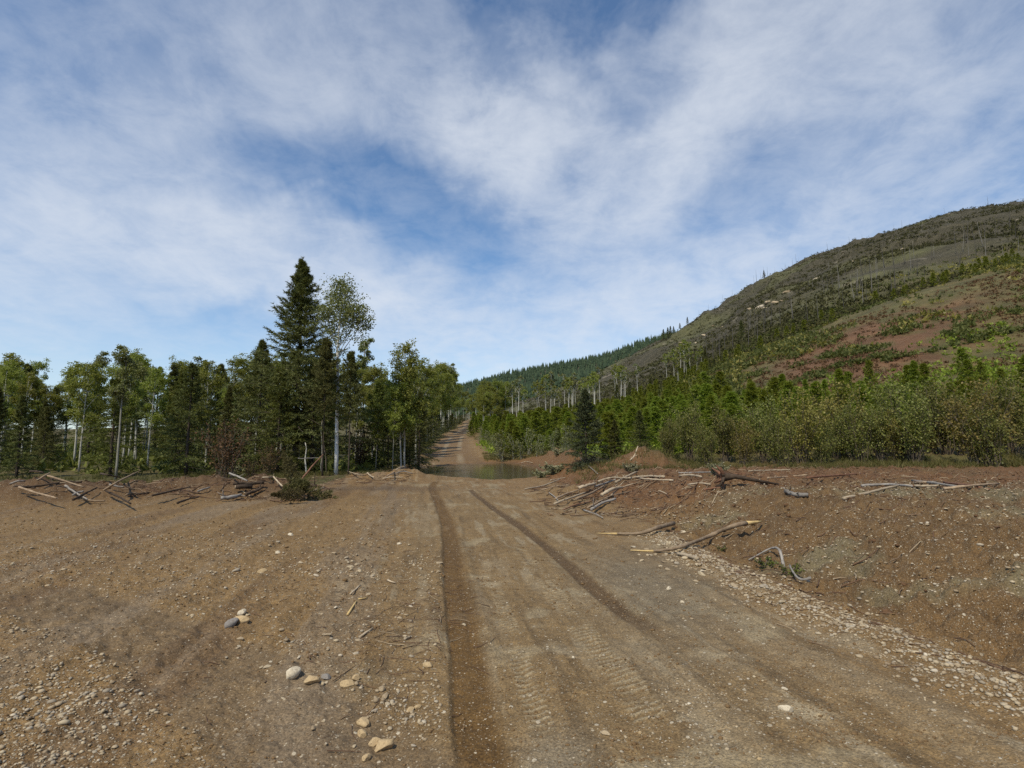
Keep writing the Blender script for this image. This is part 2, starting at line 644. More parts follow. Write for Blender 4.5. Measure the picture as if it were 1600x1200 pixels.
def mathn(nt, op, a, b=None, clamp=False):
    n = nt.nodes.new('ShaderNodeMath')
    n.operation = op
    n.use_clamp = clamp
    for i, s in enumerate((a, b)):
        if s is None:
            continue
        if isinstance(s, (int, float)):
            n.inputs[i].default_value = s
        else:
            nt.links.new(s, n.inputs[i])
    return n.outputs[0]


def maprange(nt, v, a, b, c=0.0, d=1.0):
    n = nt.nodes.new('ShaderNodeMapRange')
    n.interpolation_type = 'SMOOTHSTEP'
    nt.links.new(v, n.inputs[0])
    for i, q in enumerate((a, b, c, d)):
        n.inputs[1 + i].default_value = q
    return n.outputs[0]


def leaf_mat(name, c0, c1, c2, trans=0.3, rough=0.55, spec=0.25, objvar=0.25):
    m, nt, b, out = new_mat(name)
    g = nd(nt, 'ShaderNodeNewGeometry')
    oi = nd(nt, 'ShaderNodeObjectInfo')
    col = ramp(nt, g.outputs['Random Per Island'], [(0.0, c0), (0.55, c1), (1.0, c2)])
    v = mathn(nt, 'ADD', mathn(nt, 'MULTIPLY', oi.outputs['Random'], objvar), 1.0 - objvar / 2)
    hs = nd(nt, 'ShaderNodeHueSaturation')
    nt.links.new(col, hs.inputs['Color'])
    nt.links.new(v, hs.inputs['Value'])
    hue = mathn(nt, 'ADD', mathn(nt, 'MULTIPLY', oi.outputs['Random'], 0.035), 0.4825)
    nt.links.new(hue, hs.inputs['Hue'])
    nt.links.new(hs.outputs[0], b.inputs['Base Color'])
    b.inputs['Roughness'].default_value = rough
    b.inputs['Specular IOR Level'].default_value = spec
    if trans:
        t = nd(nt, 'ShaderNodeBsdfTranslucent')
        nt.links.new(mixc(nt, hs.outputs[0], (1.0, 1.05, 0.55), 1.0, 'MULTIPLY'), t.inputs[0])
        mx = nd(nt, 'ShaderNodeMixShader')
        mx.inputs[0].default_value = trans
        nt.links.new(b.outputs[0], mx.inputs[1])
        nt.links.new(t.outputs[0], mx.inputs[2])
        nt.links.new(mx.outputs[0], out.inputs[0])
    return m


def bark_mat(name, c0, c1, scale=(14, 14, 3), bump=0.6, mark=None, rough=0.85):
    m, nt, b, out = new_mat(name)
    tc = nd(nt, 'ShaderNodeTexCoord')
    mp = nd(nt, 'ShaderNodeMapping')
    mp.inputs['Scale'].default_value = scale
    nt.links.new(tc.outputs['Object'], mp.inputs[0])
    n = noise_tex(nt, mp.outputs[0], 1.0, 6, 0.65)
    oi = nd(nt, 'ShaderNodeObjectInfo')
    col = ramp(nt, n.outputs['Fac'], [(0.33, c0), (0.66, c1)])
    if mark:
        mp2 = nd(nt, 'ShaderNodeMapping')
        mp2.inputs['Scale'].default_value = (5, 5, 16)
        nt.links.new(tc.outputs['Object'], mp2.inputs[0])
        n2 = noise_tex(nt, mp2.outputs[0], 1.0, 3, 0.6)
        col = mixc(nt, col, mark, maprange(nt, n2.outputs['Fac'], 0.60, 0.68))
    hs = nd(nt, 'ShaderNodeHueSaturation')
    nt.links.new(col, hs.inputs['Color'])
    nt.links.new(mathn(nt, 'ADD', mathn(nt, 'MULTIPLY', oi.outputs['Random'], 0.4), 0.8), hs.inputs['Value'])
    nt.links.new(hs.outputs[0], b.inputs['Base Color'])
    b.inputs['Roughness'].default_value = rough
    b.inputs['Specular IOR Level'].default_value = 0.2
    bp = nd(nt, 'ShaderNodeBump')
    bp.inputs['Strength'].default_value = bump
    bp.inputs['Distance'].default_value = 0.02
    nt.links.new(n.outputs['Fac'], bp.inputs['Height'])
    nt.links.new(bp.outputs[0], b.inputs['Normal'])
    return m


def stone_mat():
    m, nt, b, out = new_mat('stone')
    tc = nd(nt, 'ShaderNodeTexCoord')
    oi = nd(nt, 'ShaderNodeObjectInfo')
    g = nd(nt, 'ShaderNodeNewGeometry')
    rnd = mathn(nt, 'FRACT', mathn(nt, 'ADD', oi.outputs['Random'], g.outputs['Random Per Island']))
    col = ramp(nt, rnd, [(0.0, (0.30, 0.235, 0.155)), (0.3, (0.42, 0.34, 0.23)), (0.6, (0.50, 0.42, 0.29)), (0.85, (0.33, 0.29, 0.23)), (1.0, (0.62, 0.55, 0.43))])
    n = noise_tex(nt, tc.outputs['Object'], 4.0, 4, 0.6)
    col = mixc(nt, col, ramp(nt, n.outputs['Fac'], [(0.3, (0.66, 0.60, 0.52)), (0.7, (1.12, 1.10, 1.05))]), 0.7, 'MULTIPLY')
    # dust and soil caught in the hollows
    n2 = noise_tex(nt, tc.outputs['Object'], 3.0, 4, 0.6)
    col = mixc(nt, col, (0.15, 0.10, 0.058), maprange(nt, n2.outputs['Fac'], 0.54, 0.70, 0, 0.6))
    nt.links.new(col, b.inputs['Base Color'])
    b.inputs['Roughness'].default_value = 0.85
    b.inputs['Specular IOR Level'].default_value = 0.25
    bp = nd(nt, 'ShaderNodeBump')
    bp.inputs['Strength'].default_value = 0.35
    bp.inputs['Distance'].default_value = 0.01
    nt.links.new(n.outputs['Fac'], bp.inputs['Height'])
    nt.links.new(bp.outputs[0], b.inputs['Normal'])
    return m


def ground_mat():
    m, nt, b, out = new_mat('soil')
    tc = nd(nt, 'ShaderNodeTexCoord')
    P = tc.outputs['Object']
    ca = nd(nt, 'ShaderNodeAttribute')
    ca.attribute_name = 'soil'
    cb = nd(nt, 'ShaderNodeAttribute')
    cb.attribute_name = 'mask'
    sp = nd(nt, 'ShaderNodeSeparateColor')
    nt.links.new(cb.outputs['Color'], sp.inputs[0])
    gravel, fine, wild = sp.outputs[0], sp.outputs[1], sp.outputs[2]
    n_big = noise_tex(nt, P, 0.9, 3, 0.62).outputs['Fac']
    n_mid = noise_tex(nt, P, 7.0, 4, 0.68).outputs['Fac']
    n_fin = noise_tex(nt, P, 70.0, 3, 0.7).outputs['Fac']
    n_wild = noise_tex(nt, P, 0.16, 4, 0.7).outputs['Fac']
    col = ca.outputs['Color']
    col = mixc(nt, col, ramp(nt, n_big, [(0.3, (0.90, 0.89, 0.88)), (0.7, (1.10, 1.10, 1.09))]), 1.0, 'MULTIPLY')
    col = mixc(nt, col, ramp(nt, n_mid, [(0.30, (0.70, 0.68, 0.66)), (0.5, (1.0, 1.0, 1.0)), (0.70, (1.24, 1.23, 1.20))]), 0.8, 'MULTIPLY')
    col = mixc(nt, col, ramp(nt, n_fin, [(0.32, (0.50, 0.48, 0.45)), (0.5, (1.0, 1.0, 1.0)), (0.68, (1.6, 1.57, 1.5))]), 0.95, 'MULTIPLY')
    col = mixc(nt, col, ramp(nt, n_wild, [(0.3, (0.6, 0.62, 0.6)), (0.7, (1.4, 1.35, 1.3))]), wild, 'MULTIPLY')
    hts = []
    for scale, keep, size, hgt in ((24, 0.62, 0.40, 1.0), (55, 0.50, 0.44, 0.55), (115, 0.40, 0.46, 0.3)):
        v = nd(nt, 'ShaderNodeTexVoronoi')
        v.inputs['Scale'].default_value = scale
        nt.links.new(P, v.inputs['Vector'])
        s = nd(nt, 'ShaderNodeSeparateColor')
        nt.links.new(v.outputs['Color'], s.inputs[0])
        sz = mathn(nt, 'MULTIPLY', s.outputs[1], size)
        inside = maprange(nt, mathn(nt, 'SUBTRACT', sz, v.outputs['Distance']), 0.0, 0.06)
        pick = mathn(nt, 'GREATER_THAN', mathn(nt, 'ADD', s.outputs[0], mathn(nt, 'MULTIPLY', gravel, 0.45)), 1.05 - 0.45 * (1 - keep))
        msk = mathn(nt, 'MULTIPLY', inside, pick)
        pc = ramp(nt, s.outputs[2], [(0.0, (0.20, 0.155, 0.10)), (0.5, (0.34, 0.275, 0.185)), (1.0, (0.52, 0.45, 0.33))])
        col = mixc(nt, col, pc, msk)
        hts.append(mathn(nt, 'MULTIPLY', msk, hgt))
    nt.links.new(col, b.inputs['Base Color'])
    rg = maprange(nt, cb.outputs['Alpha'], 0, 1, 0.92, 0.55)
    nt.links.new(rg, b.inputs['Roughness'])
    b.inputs['Specular IOR Level'].default_value = 0.22
    hh = mathn(nt, 'ADD', mathn(nt, 'MULTIPLY', n_mid, 1.6), mathn(nt, 'MULTIPLY', n_fin, 0.55))
    for q in hts:
        hh = mathn(nt, 'ADD', hh, q)
    bp = nd(nt, 'ShaderNodeBump')
    bp.inputs['Distance'].default_value = 0.022
    nt.links.new(maprange(nt, fine, 0, 1, 0.75, 0.4), bp.inputs['Strength'])
    nt.links.new(hh, bp.inputs['Height'])
    nt.links.new(bp.outputs[0], b.inputs['Normal'])
    return m


def water_mat():
    m, nt, b, out = new_mat('muddy_water')
    tc = nd(nt, 'ShaderNodeTexCoord')
    n = noise_tex(nt, tc.outputs['Object'], 0.5, 3, 0.5)
    nt.links.new(ramp(nt, n.outputs['Fac'], [(0.3, (0.075, 0.056, 0.032)), (0.7, (0.095, 0.072, 0.042))]), b.inputs['Base Color'])
    b.inputs['Roughness'].default_value = 0.10
    b.inputs['IOR'].default_value = 1.33
    b.inputs['Specular IOR Level'].default_value = 0.4
    n2 = noise_tex(nt, tc.outputs['Object'], 4.0, 3, 0.55)
    bp = nd(nt, 'ShaderNodeBump')
    bp.inputs['Strength'].default_value = 0.10
    bp.inputs['Distance'].default_value = 0.02
    nt.links.new(n2.outputs['Fac'], bp.inputs['Height'])
    nt.links.new(bp.outputs[0], b.inputs['Normal'])
    return m


M = dict(
    soil=ground_mat(), stone=stone_mat(), water=water_mat(),
    spruce=leaf_mat('spruce_needles', (0.075, 0.086, 0.026), (0.130, 0.140, 0.046), (0.21, 0.212, 0.072), 0.26, 0.6, 0.2, 0.2),
    bough=leaf_mat('felled_spruce_needles', (0.085, 0.075, 0.028), (0.125, 0.110, 0.042), (0.185, 0.160, 0.065), 0.15, 0.6, 0.2, 0.2),
    spruce_blue=leaf_mat('blue_spruce_needles', (0.050, 0.068, 0.032), (0.085, 0.108, 0.050), (0.15, 0.175, 0.085), 0.15, 0.6, 0.2, 0.2),
    spruce_light=leaf_mat('fir_needles', (0.085, 0.102, 0.022), (0.140, 0.158, 0.036), (0.21, 0.225, 0.055), 0.24, 0.6, 0.2, 0.2),
    pine=leaf_mat('pine_needles', (0.145, 0.182, 0.020), (0.210, 0.250, 0.030), (0.290, 0.325, 0.050), 0.36, 0.55, 0.25, 0.35),
    aspen=leaf_mat('aspen_leaves', (0.170, 0.192, 0.036), (0.245, 0.262, 0.056), (0.34, 0.34, 0.088), 0.45, 0.5, 0.3, 0.35),
    aspen_grey=leaf_mat('grey_aspen_leaves', (0.130, 0.145, 0.050), (0.20, 0.215, 0.080), (0.31, 0.32, 0.15), 0.40, 0.5, 0.3, 0.3),
    willow=leaf_mat('willow_leaves', (0.130, 0.145, 0.032), (0.195, 0.205, 0.052), (0.30, 0.285, 0.085), 0.40, 0.5, 0.3, 0.4),
    slope=leaf_mat('slope_leaves', (0.075, 0.084, 0.022), (0.115, 0.120, 0.032), (0.165, 0.160, 0.048), 0.3, 0.6, 0.2, 0.0),
    autumn=leaf_mat('yellowing_leaves', (0.15, 0.135, 0.032), (0.23, 0.20, 0.05), (0.32, 0.26, 0.075), 0.36, 0.5, 0.3, 0.4),
    pale=leaf_mat('wilted_leaves', (0.18, 0.175, 0.09), (0.29, 0.28, 0.16), (0.42, 0.40, 0.26), 0.3, 0.6, 0.3, 0.2),
    dead=leaf_mat('dead_needles', (0.085, 0.055, 0.025), (0.15, 0.095, 0.045), (0.21, 0.14, 0.07), 0.2, 0.7, 0.1, 0.2),
    clod=bark_mat('soil_crumbs', (0.115, 0.070, 0.032), (0.20, 0.128, 0.062), (40, 40, 40), 0.3),
    grass=leaf_mat('grass_blades', (0.075, 0.078, 0.022), (0.13, 0.12, 0.038), (0.21, 0.175, 0.07), 0.3, 0.6, 0.2, 0.0),
    scrub=leaf_mat('hill_scrub', (0.040, 0.038, 0.020), (0.072, 0.068, 0.030), (0.115, 0.110, 0.042), 0.2, 0.7, 0.1, 0.0),
    far=leaf_mat('far_conifers', (0.030, 0.046, 0.028), (0.044, 0.064, 0.036), (0.062, 0.084, 0.044), 0.0, 0.8, 0.1, 0.0),
    b_spruce=bark_mat('spruce_bark', (0.045, 0.034, 0.025), (0.11, 0.088, 0.068)),
    b_aspen=bark_mat('aspen_bark', (0.34, 0.33, 0.27), (0.56, 0.55, 0.48), (7, 7, 3), 0.3, (0.06, 0.05, 0.04)),
    b_grey=bark_mat('grey_aspen_bark', (0.22, 0.21, 0.17), (0.38, 0.37, 0.30), (7, 7, 3), 0.3, (0.06, 0.05, 0.04)),
    b_white=bark_mat('white_birch_bark', (0.60, 0.59, 0.54), (0.78, 0.77, 0.72), (7, 7, 2), 0.25, (0.08, 0.07, 0.06)),
    b_twig=bark_mat('twig_bark', (0.09, 0.07, 0.05), (0.19, 0.155, 0.115)),
    b_snag=bark_mat('weathered_snag', (0.13, 0.12, 0.105), (0.27, 0.255, 0.225), (9, 9, 1.2), 0.4),
    b_char=bark_mat('charred_snag', (0.045, 0.042, 0.038), (0.13, 0.12, 0.105), (9, 9, 1.2), 0.4),
    log=bark_mat('log_bark', (0.20, 0.14, 0.09), (0.38, 0.285, 0.185), (9, 9, 9), 0.6),
    log_pale=bark_mat('stripped_wood', (0.30, 0.235, 0.155), (0.50, 0.41, 0.29), (5, 14, 14), 0.35),
    log_grey=bark_mat('grey_wood', (0.17, 0.155, 0.135), (0.34, 0.31, 0.27), (6, 12, 12), 0.45),
    log_dark=bark_mat('dark_wood', (0.035, 0.026, 0.018), (0.095, 0.066, 0.045), (8, 8, 8), 0.7),
    log_red=bark_mat('red_bark', (0.13, 0.065, 0.04), (0.26, 0.135, 0.08), (9, 9, 9), 0.6),
    peeled=bark_mat('fresh_peeled_wood', (0.46, 0.32, 0.13), (0.66, 0.49, 0.23), (12, 12, 12), 0.3),
)

# ------------------------------------------------------------------ ground sheet
def soil_colour(f, x, y):
    n = x.size
    C = np.empty((n, 3))
    C[:] = (0.200, 0.129, 0.058)

    def mixin(col, w):
        w = np.clip(w, 0, 1)[:, None]
        C[:] = C * (1 - w) + np.array(col) * w
    s1 = fbm(x * 0.35, y * 0.35, 4, 71)
    s2 = fbm(x * 1.4, y * 1.4, 4, 73)
    s3 = fbm(x * 0.1, y * 0.1, 4, 75)
    lane = x - rc(y)
    e = f['e']
    # olive-brown packed lane between the ruts, redder to the side
    mixin((0.192, 0.132, 0.064), sst(2.4, 0.6, np.abs(lane)) * 0.7)
    mixin((0.200, 0.127, 0.054), sst(-1.0, -3.5, lane) * sst(6, 12, y) * 0.7)
    mixin((0.200, 0.124, 0.056), sst(15, 24, y) * sst(60, 45, y) * 0.6)
    # grey film of dried mud, in streaks and patches
    ang = 0.13
    xs, ys = x * math.cos(ang) + y * math.sin(ang), -x * math.sin(ang) + y * math.cos(ang)
    st = fbm(xs * 2.6, ys * 0.5, 4, 77)
    mixin((0.255, 0.198, 0.122), sst(0.10, 0.24, st) * sst(3.0, 1.5, np.abs(lane - 0.3)) * 0.5)
    mixin((0.270, 0.215, 0.130), sst(0.13, 0.25, s2 + 0.4 * s1) * sst(2.6, 1.4, np.abs(lane - 0.5)) * 0.8)
    st2 = fbm(xs * 7.0 + 3, ys * 0.7, 3, 177)
    mixin((0.27, 0.215, 0.135), sst(0.14, 0.26, st2) * sst(3.2, 1.8, np.abs(lane - 0.2)) * sst(-0.2, 0.1, s2) * 0.8)
    mixin((0.105, 0.070, 0.034), sst(0.15, 0.28, -st2) * sst(3.2, 1.8, np.abs(lane - 0.2)) * 0.55)
    gx, gy = flat(1010, 920)
    mixin((0.175, 0.145, 0.098), np.exp(-(((x - gx) / 0.75) ** 2 + ((y - gy) / 2.2) ** 2)) * 0.8)
    gx, gy = flat(870, 1185)
    mixin((0.215, 0.18, 0.125), np.exp(-(((x - gx) / 0.22) ** 2 + ((y - gy) / 0.3) ** 2)) * 0.7)
    for px, py, sx, sy in ((880, 1025, .10, .22), (1080, 1150, .12, .35), (930, 965, .10, .3), (965, 930, .12, .3), (1110, 1035, .2, .3), (1260, 1142, .2, .12), (765, 910, .15, .3), (1030, 860, .3, .6)):
        gx, gy = flat(px, py)
        q = ((x - gx + 0.25 * (y - gy)) / sx) ** 2 + ((y - gy) / sy) ** 2
        mixin((0.29, 0.235, 0.15), np.exp(-q) * sst(-0.08, 0.10, s2 + fbm(x * 5, y * 5, 3, 78)) * 0.8)
    mixin((0.30, 0.245, 0.155), f['bars'] * 0.85)
    # sheen-dark soil where wheels have pressed it
    mixin((0.118, 0.068, 0.022), f['rutL'] * 1.0 * sst(-0.4, 0.0, s2 + 0.1))
    mixin((0.092, 0.058, 0.028), f['rutR'] * 0.95)
    mixin((0.142, 0.100, 0.056), f['cross'] * 0.85)
    mixin((0.125, 0.076, 0.038), sst(0.06, 0.2, fbm(xs * 1.6, ys * 0.16, 4, 79)) * sst(-1.2, -2.4, lane) * 0.5)
    mixin((0.20, 0.155, 0.105), sst(0.08, 0.22, -fbm(xs * 2.0, ys * 0.2, 4, 80)) * sst(-1.0, -2.0, lane) * 0.5)
    # right bench: stripped ground with bark, red-brown
    ben = sst(0.3, 1.0, e) * sst(60, 40, y)
    mixin((0.130, 0.080, 0.036), ben)
    mixin((0.145, 0.076, 0.034), ben * sst(10.5, 15, y) * sst(-0.22, 0.08, s1 + 0.6 * s2))
    mixin((0.150, 0.122, 0.068), ben * sst(0.02, 0.18, fbm(x * 0.8, y * 0.8, 4, 83)) * sst(15, 11, y))
    mixin((0.185, 0.115, 0.048), ben * np.exp(-(((x - 2.9) / 1.1) ** 2 + ((y - 12.5) / 1.5) ** 2)) * 0.8)
    # red earth round the puddle and its banks
    red = sst(-3.5, -0.8, f['ps']) * np.maximum(sst(0.5, 2.5, x), 0.6 * sst(44, 47, y))
    mixin((0.190, 0.092, 0.036), red * 0.85)
    for mx, my, ax, ay, mh in MOUNDS[:5]:
        q = ((x - mx) / ax) ** 2 + ((y - my) / ay) ** 2
        mixin((0.140, 0.078, 0.034), np.exp(-q * 0.8) * 0.9)
    for mx, my, ax, ay, mh in MOUNDS[5:12]:
        q = ((x - mx) / ax) ** 2 + ((y - my) / ay) ** 2
        mixin((0.100, 0.058, 0.028), np.exp(-q * 0.8) * 0.85)
    mixin((0.085, 0.060, 0.040), np.exp(-(((x + 5.0) / 2.3) ** 2 + ((y - 21.2) / 1.2) ** 2)) * 0.7)  # darker oval patch on the cleared ground, short of the forest edge
    mixin((0.098, 0.058, 0.030), sst(-1.1, -0.15, f['ps']) * 0.85)
    # ground under forest and plantation
    tl = 27.5 + 1.2 * fbm(x * 0.3, y * 0, 2, 85)
    wildL = sst(-0.8, 1.2, y - np.where(x < -7.6, 20.5 - 0.15 * (x + 7.6), tl + 1.2)) * sst(-2.6, -3.8, lane)
    wildR = np.maximum(sst(24, 26, y - 0.0 * x) * sst(5.2, 6.8, x), sst(49, 53, y) * sst(3.0, 4.2, lane))
    wildR = np.maximum(wildR, sst(3.4, 5.0, x) * sst(27, 31, y))
    wild = np.clip(np.maximum(wildL, wildR), 0, 1) * (1 - 0.9 * f['road'] * sst(30, 45, y))
    mixin((0.105, 0.088, 0.036), wild)
    mixin((0.070, 0.072, 0.026), wild * sst(-0.1, 0.15, s1) * 0.7)
    # the far road
    rd = f['road'] * sst(44, 50, y)
    mixin((0.168, 0.108, 0.054), rd)
    d = np.abs(np.abs(lane + 0.1) - 0.95)
    mixin((0.25, 0.195, 0.125), rd * sst(0.45, 0.12, d) * sst(-0.15, 0.05, fbm(x * 0.3, y * 0.12, 3, 87)) * 0.85)
    # burned hill
    hill = sst(120, 190, y) * sst(-0.10, 0.02, x / np.maximum(y, 1)) * (1 - f['road'])
    mixin((0.050, 0.046, 0.028), hill)
    mixin((0.085, 0.088, 0.036), hill * sst(0.02, 0.2, fbm(x / 40, y / 60, 4, 89)) * 0.8)
    mixin((0.20, 0.18, 0.14), hill * sst(0.26, 0.32, fbm(x / 9, y / 14, 3, 91)) * 0.6)
    # stripped slope of red soil above the shrubs
    u = x / np.maximum(y, 1)
    strip = sst(0.95, 0.7, u) * sst(0.42, 0.50, u + 0.05 * fbm(x / 8, y / 8, 3, 93)) * sst(66, 72, y + 8 * fbm(x / 10, y / 10, 3, 95)) * sst(116, 106, y + 8 * fbm(x / 10, y / 10, 3, 97))
    mixin((0.125, 0.066, 0.036), strip * sst(-0.25, 0.0, fbm(x / 3.0, y / 5.0, 4, 99)) * 0.95)
    wildall = np.clip(np.maximum(np.maximum(wild, hill), sst(60, 90, f['r']) * (1 - rd)), 0, 1)
    gravel = np.clip(0.35 + 0.9 * s1 + 0.35 * f['leftz'] * sst(20, 10, y) + 0.5 * np.exp(-((e - 0.15) / 0.5) ** 2) + 0.4 * ben * sst(16, 11, y), 0, 1)
    gravel = gravel * (1 - 0.85 * f['rutL']) * (1 - 0.8 * f['rutR']) * (1 - 0.8 * f['cross']) * (1 - wildall)
    fine = np.clip(f['rutL'] + f['rutR'] + f['cross'], 0, 1)
    wet = np.clip(sst(-0.5, 0.0, f['ps']) + 0.4 * f['rutL'], 0, 1)
    return C, np.stack([gravel, fine, wildall, wet], 1), wild, hill


def build_ground():
    th = np.concatenate([np.linspace(-180, -62, 40)[:-1], np.linspace(-62, -44, 30)[:-1], np.linspace(-44, 44, 840), np.linspace(44, 62, 30)[1:], np.linspace(62, 180, 40)[1:-1]])
    th = np.radians(th)
    ang = np.radians(np.linspace(34, 1.9, 470))
    r1 = CAMZ / np.tan(ang)
    r2 = np.geomspace(r1[-1], 600, 130)[1:]
    r3 = np.geomspace(600, 7000, 46)[1:]
    r0 = np.array([0.25, 0.6, 1.0, 1.4, 1.8, 2.2])
    r = np.concatenate([r0, r1, r2, r3])
    nr, nt_ = len(r), len(th)
    RR, TT = np.meshgrid(r, th, indexing='ij')
    x, y = (RR * np.sin(TT)).ravel(), (RR * np.cos(TT)).ravel()
    f = fields(x, y)
    C, mk, wild, hill = soil_colour(f, x, y)
    V = np.stack([x, y, f['h']], 1)
    i = np.arange(nr - 1)[:, None] * nt_
    k = np.arange(nt_)[None, :]
    k2 = (k + 1) % nt_
    q = np.stack([i + k, i + nt_ + k, i + nt_ + k2, i + k2], -1).reshape(-1, 4)[:, ::-1]
    V = np.vstack([V, [0, 0, float(f['h'][:nt_].mean())]])
    c = len(V) - 1
    tri = np.stack([np.full(nt_, c), (np.arange(nt_) + 1) % nt_, np.arange(nt_)], 1)
    me = mesh('ground', V, tri, q, M['soil'], True)
    for nm, dat in (('soil', np.hstack([C, np.ones((len(C), 1))])), ('mask', mk)):
        dat = np.vstack([dat, dat[:1]]).astype(np.float32)
        a = me.color_attributes.new(nm, 'FLOAT_COLOR', 'POINT')
        a.data.foreach_set('color', dat.ravel())
    o = obj('ground', me)
    # keep normals up
    if me.polygons[nt_ * 3].normal.z < 0:
        me.flip_normals()
    tag(o, 'bare brown dirt clearing, haul road and hillside', None, None, 'structure')
    return o


build_ground()

pv = smooth_pts(PUD + [PUD[0]], 4)[:-1]
cxp, cyp = np.mean([p[0] for p in pv]), np.mean([p[1] for p in pv])
Vp = [(cxp, cyp, -0.035)] + [(cxp + (p[0] - cxp) * 1.25, cyp + (p[1] - cyp) * 1.18, -0.035) for p in pv]
Tp = [(0, k + 1, (k + 1) % len(pv) + 1) for k in range(len(pv))]
w = obj('puddle_water', mesh('puddle_water', Vp, Tp, None, M['water'], True))
tag(w, 'wide muddy puddle lying across the dirt road', None, None, 'structure')

# ------------------------------------------------------------------ foliage generators
def tri_leaves(rng, P, D, length, width):
    """pointed leaves: base at P, axis D"""
    n = len(P)
    side = unit(np.cross(D, unit(rng.normal(size=(n, 3)))))
    l = (length * rng.uniform(0.7, 1.3, n))[:, None]
    w = (width * rng.uniform(0.7, 1.3, n))[:, None]
    V = np.stack([P - side * w * 0.5, P + side * w * 0.5, P + D * l], 1).reshape(-1, 3)
    return V, np.arange(n * 3).reshape(-1, 3)


def quad_leaves(rng, P, size, flatness=0.35):
    """small kite-shaped leaves in all directions"""
    n = len(P)
    a = unit(rng.normal(size=(n, 3)) * np.array([1, 1, 0.75]))
    b = unit(np.cross(a, unit(rng.normal(size=(n, 3)))))
    s = (size * rng.uniform(0.65, 1.35, n))[:, None]
    V = np.stack([P - a * s * 0.5, P + b * s * 0.42, P + a * s * 0.6, P - b * s * 0.42], 1).reshape(-1, 3)
    return V, np.arange(n * 4).reshape(-1, 4)


def make_conifer(name, H_, L0, nb, nt_, nn, nlen, nwid, mat, bark, seed, bare=0.06, taper=0.85, droop=0.35, up=0.25, irregular=0.25, side_gap=None, trunk_r=None):
    """trunk mesh and crown mesh of a spruce, fir or young pine"""
    rng = np.random.default_rng(seed)
    mb = MB()
    k = 10
    zz = np.linspace(-0.1, H_, k)
    bend = np.cumsum(rng.normal(0, 0.012 * H_ / k, (k, 2)), 0)
    bend[0] = 0
    tr = trunk_r or H_ * 0.016
    mb.tube(np.column_stack([bend, zz]), tr * (1 - np.linspace(0, 0.97, k)) + 0.004, 7, True, 0.08, rng)
    st, di, le = [], [], []
    S, Dv, Lv = [], [], []
    for i in range(nb):
        t = bare + (0.975 - bare) * ((i + rng.uniform(0, 1)) / nb) ** 0.88
        z = t * H_
        sh = (1 - t) ** taper
        L = L0 * sh * rng.uniform(1 - irregular * 1.3, 1 + irregular * 0.7) + 0.004 * H_
        az = i * 2.39996 + rng.normal(0, 0.4)
        if side_gap and z < side_gap[2] and abs(((az - side_gap[0] + PI) % (2 * PI)) - PI) < side_gap[1]:
            L *= 0.35
        elev = up + (t - 0.45) * 0.9 - droop * (1 - t) + rng.normal(0, 0.10)
        d0 = np.array([math.cos(az) * math.cos(elev), math.sin(az) * math.cos(elev), math.sin(elev)])
        tx = np.interp(z, zz, bend[:, 0])
        ty = np.interp(z, zz, bend[:, 1])
        p0 = np.array([tx, ty, z])
        m = 5
        pts = [p0]
        d = d0.copy()
        for s in range(m):
            pts.append(pts[-1] + d * L / m)
            d = unit(d + np.array([0, 0, 0.10 - droop * 0.28 * (1 - s / m) * (1 - t)]) + rng.normal(0, 0.05, 3))
        pts = np.array(pts)
        if L > 0.35:
            mb.tube(pts, np.linspace(max(0.006, tr * 0.22 * sh + 0.004), 0.003, m + 1), 3, False)
        for j in range(nt_):
            u = 0.12 + 0.88 * (j + rng.uniform(0, 1)) / nt_
            q = u * m
            a = min(int(q), m - 1)
            p = pts[a] + (pts[a + 1] - pts[a]) * (q - a)
            ax = unit(pts[a + 1] - pts[a])
            sd = unit(np.cross(ax, [0, 0, 1]) + 1e-6) * (1 if j % 2 else -1)
            dd = unit(ax * rng.uniform(0.5, 1.0) + sd * rng.uniform(0.35, 0.9) + np.array([0, 0, rng.uniform(-0.45, 0.15)]))
            S.append(p)
            Dv.append(dd)
            Lv.append(L * (0.16 + 0.30 * (1 - u)) * rng.uniform(0.7, 1.25) + nlen * 0.3)
        S.append(pts[-2])
        Dv.append(unit(pts[-1] - pts[-2]))
        Lv.append(L / m * 1.2)
    # leader
    for q in range(5):
        S.append(np.array([bend[-1, 0], bend[-1, 1], H_ * (0.94 + 0.010 * q)]))
        Dv.append(unit(np.array([rng.normal(0, 0.12), rng.normal(0, 0.12), 1.0])))
        Lv.append(H_ * 0.022)
    S, Dv, Lv = np.array(S), np.array(Dv), np.array(Lv)
    n = len(S)
    t = rng.uniform(0, 1, (n, nn))
    P = S[:, None, :] + Dv[:, None, :] * (Lv[:, None] * t)[..., None]
    out = unit(rng.normal(size=(n, nn, 3)))
    N = unit(Dv[:, None, :] * 0.75 + out * 0.72)
    V, T = tri_leaves(rng, P.reshape(-1, 3), N.reshape(-1, 3), nlen, nwid)
    return mb.mesh('trunk', bark, True), mesh('crown', V, T, None, mat)


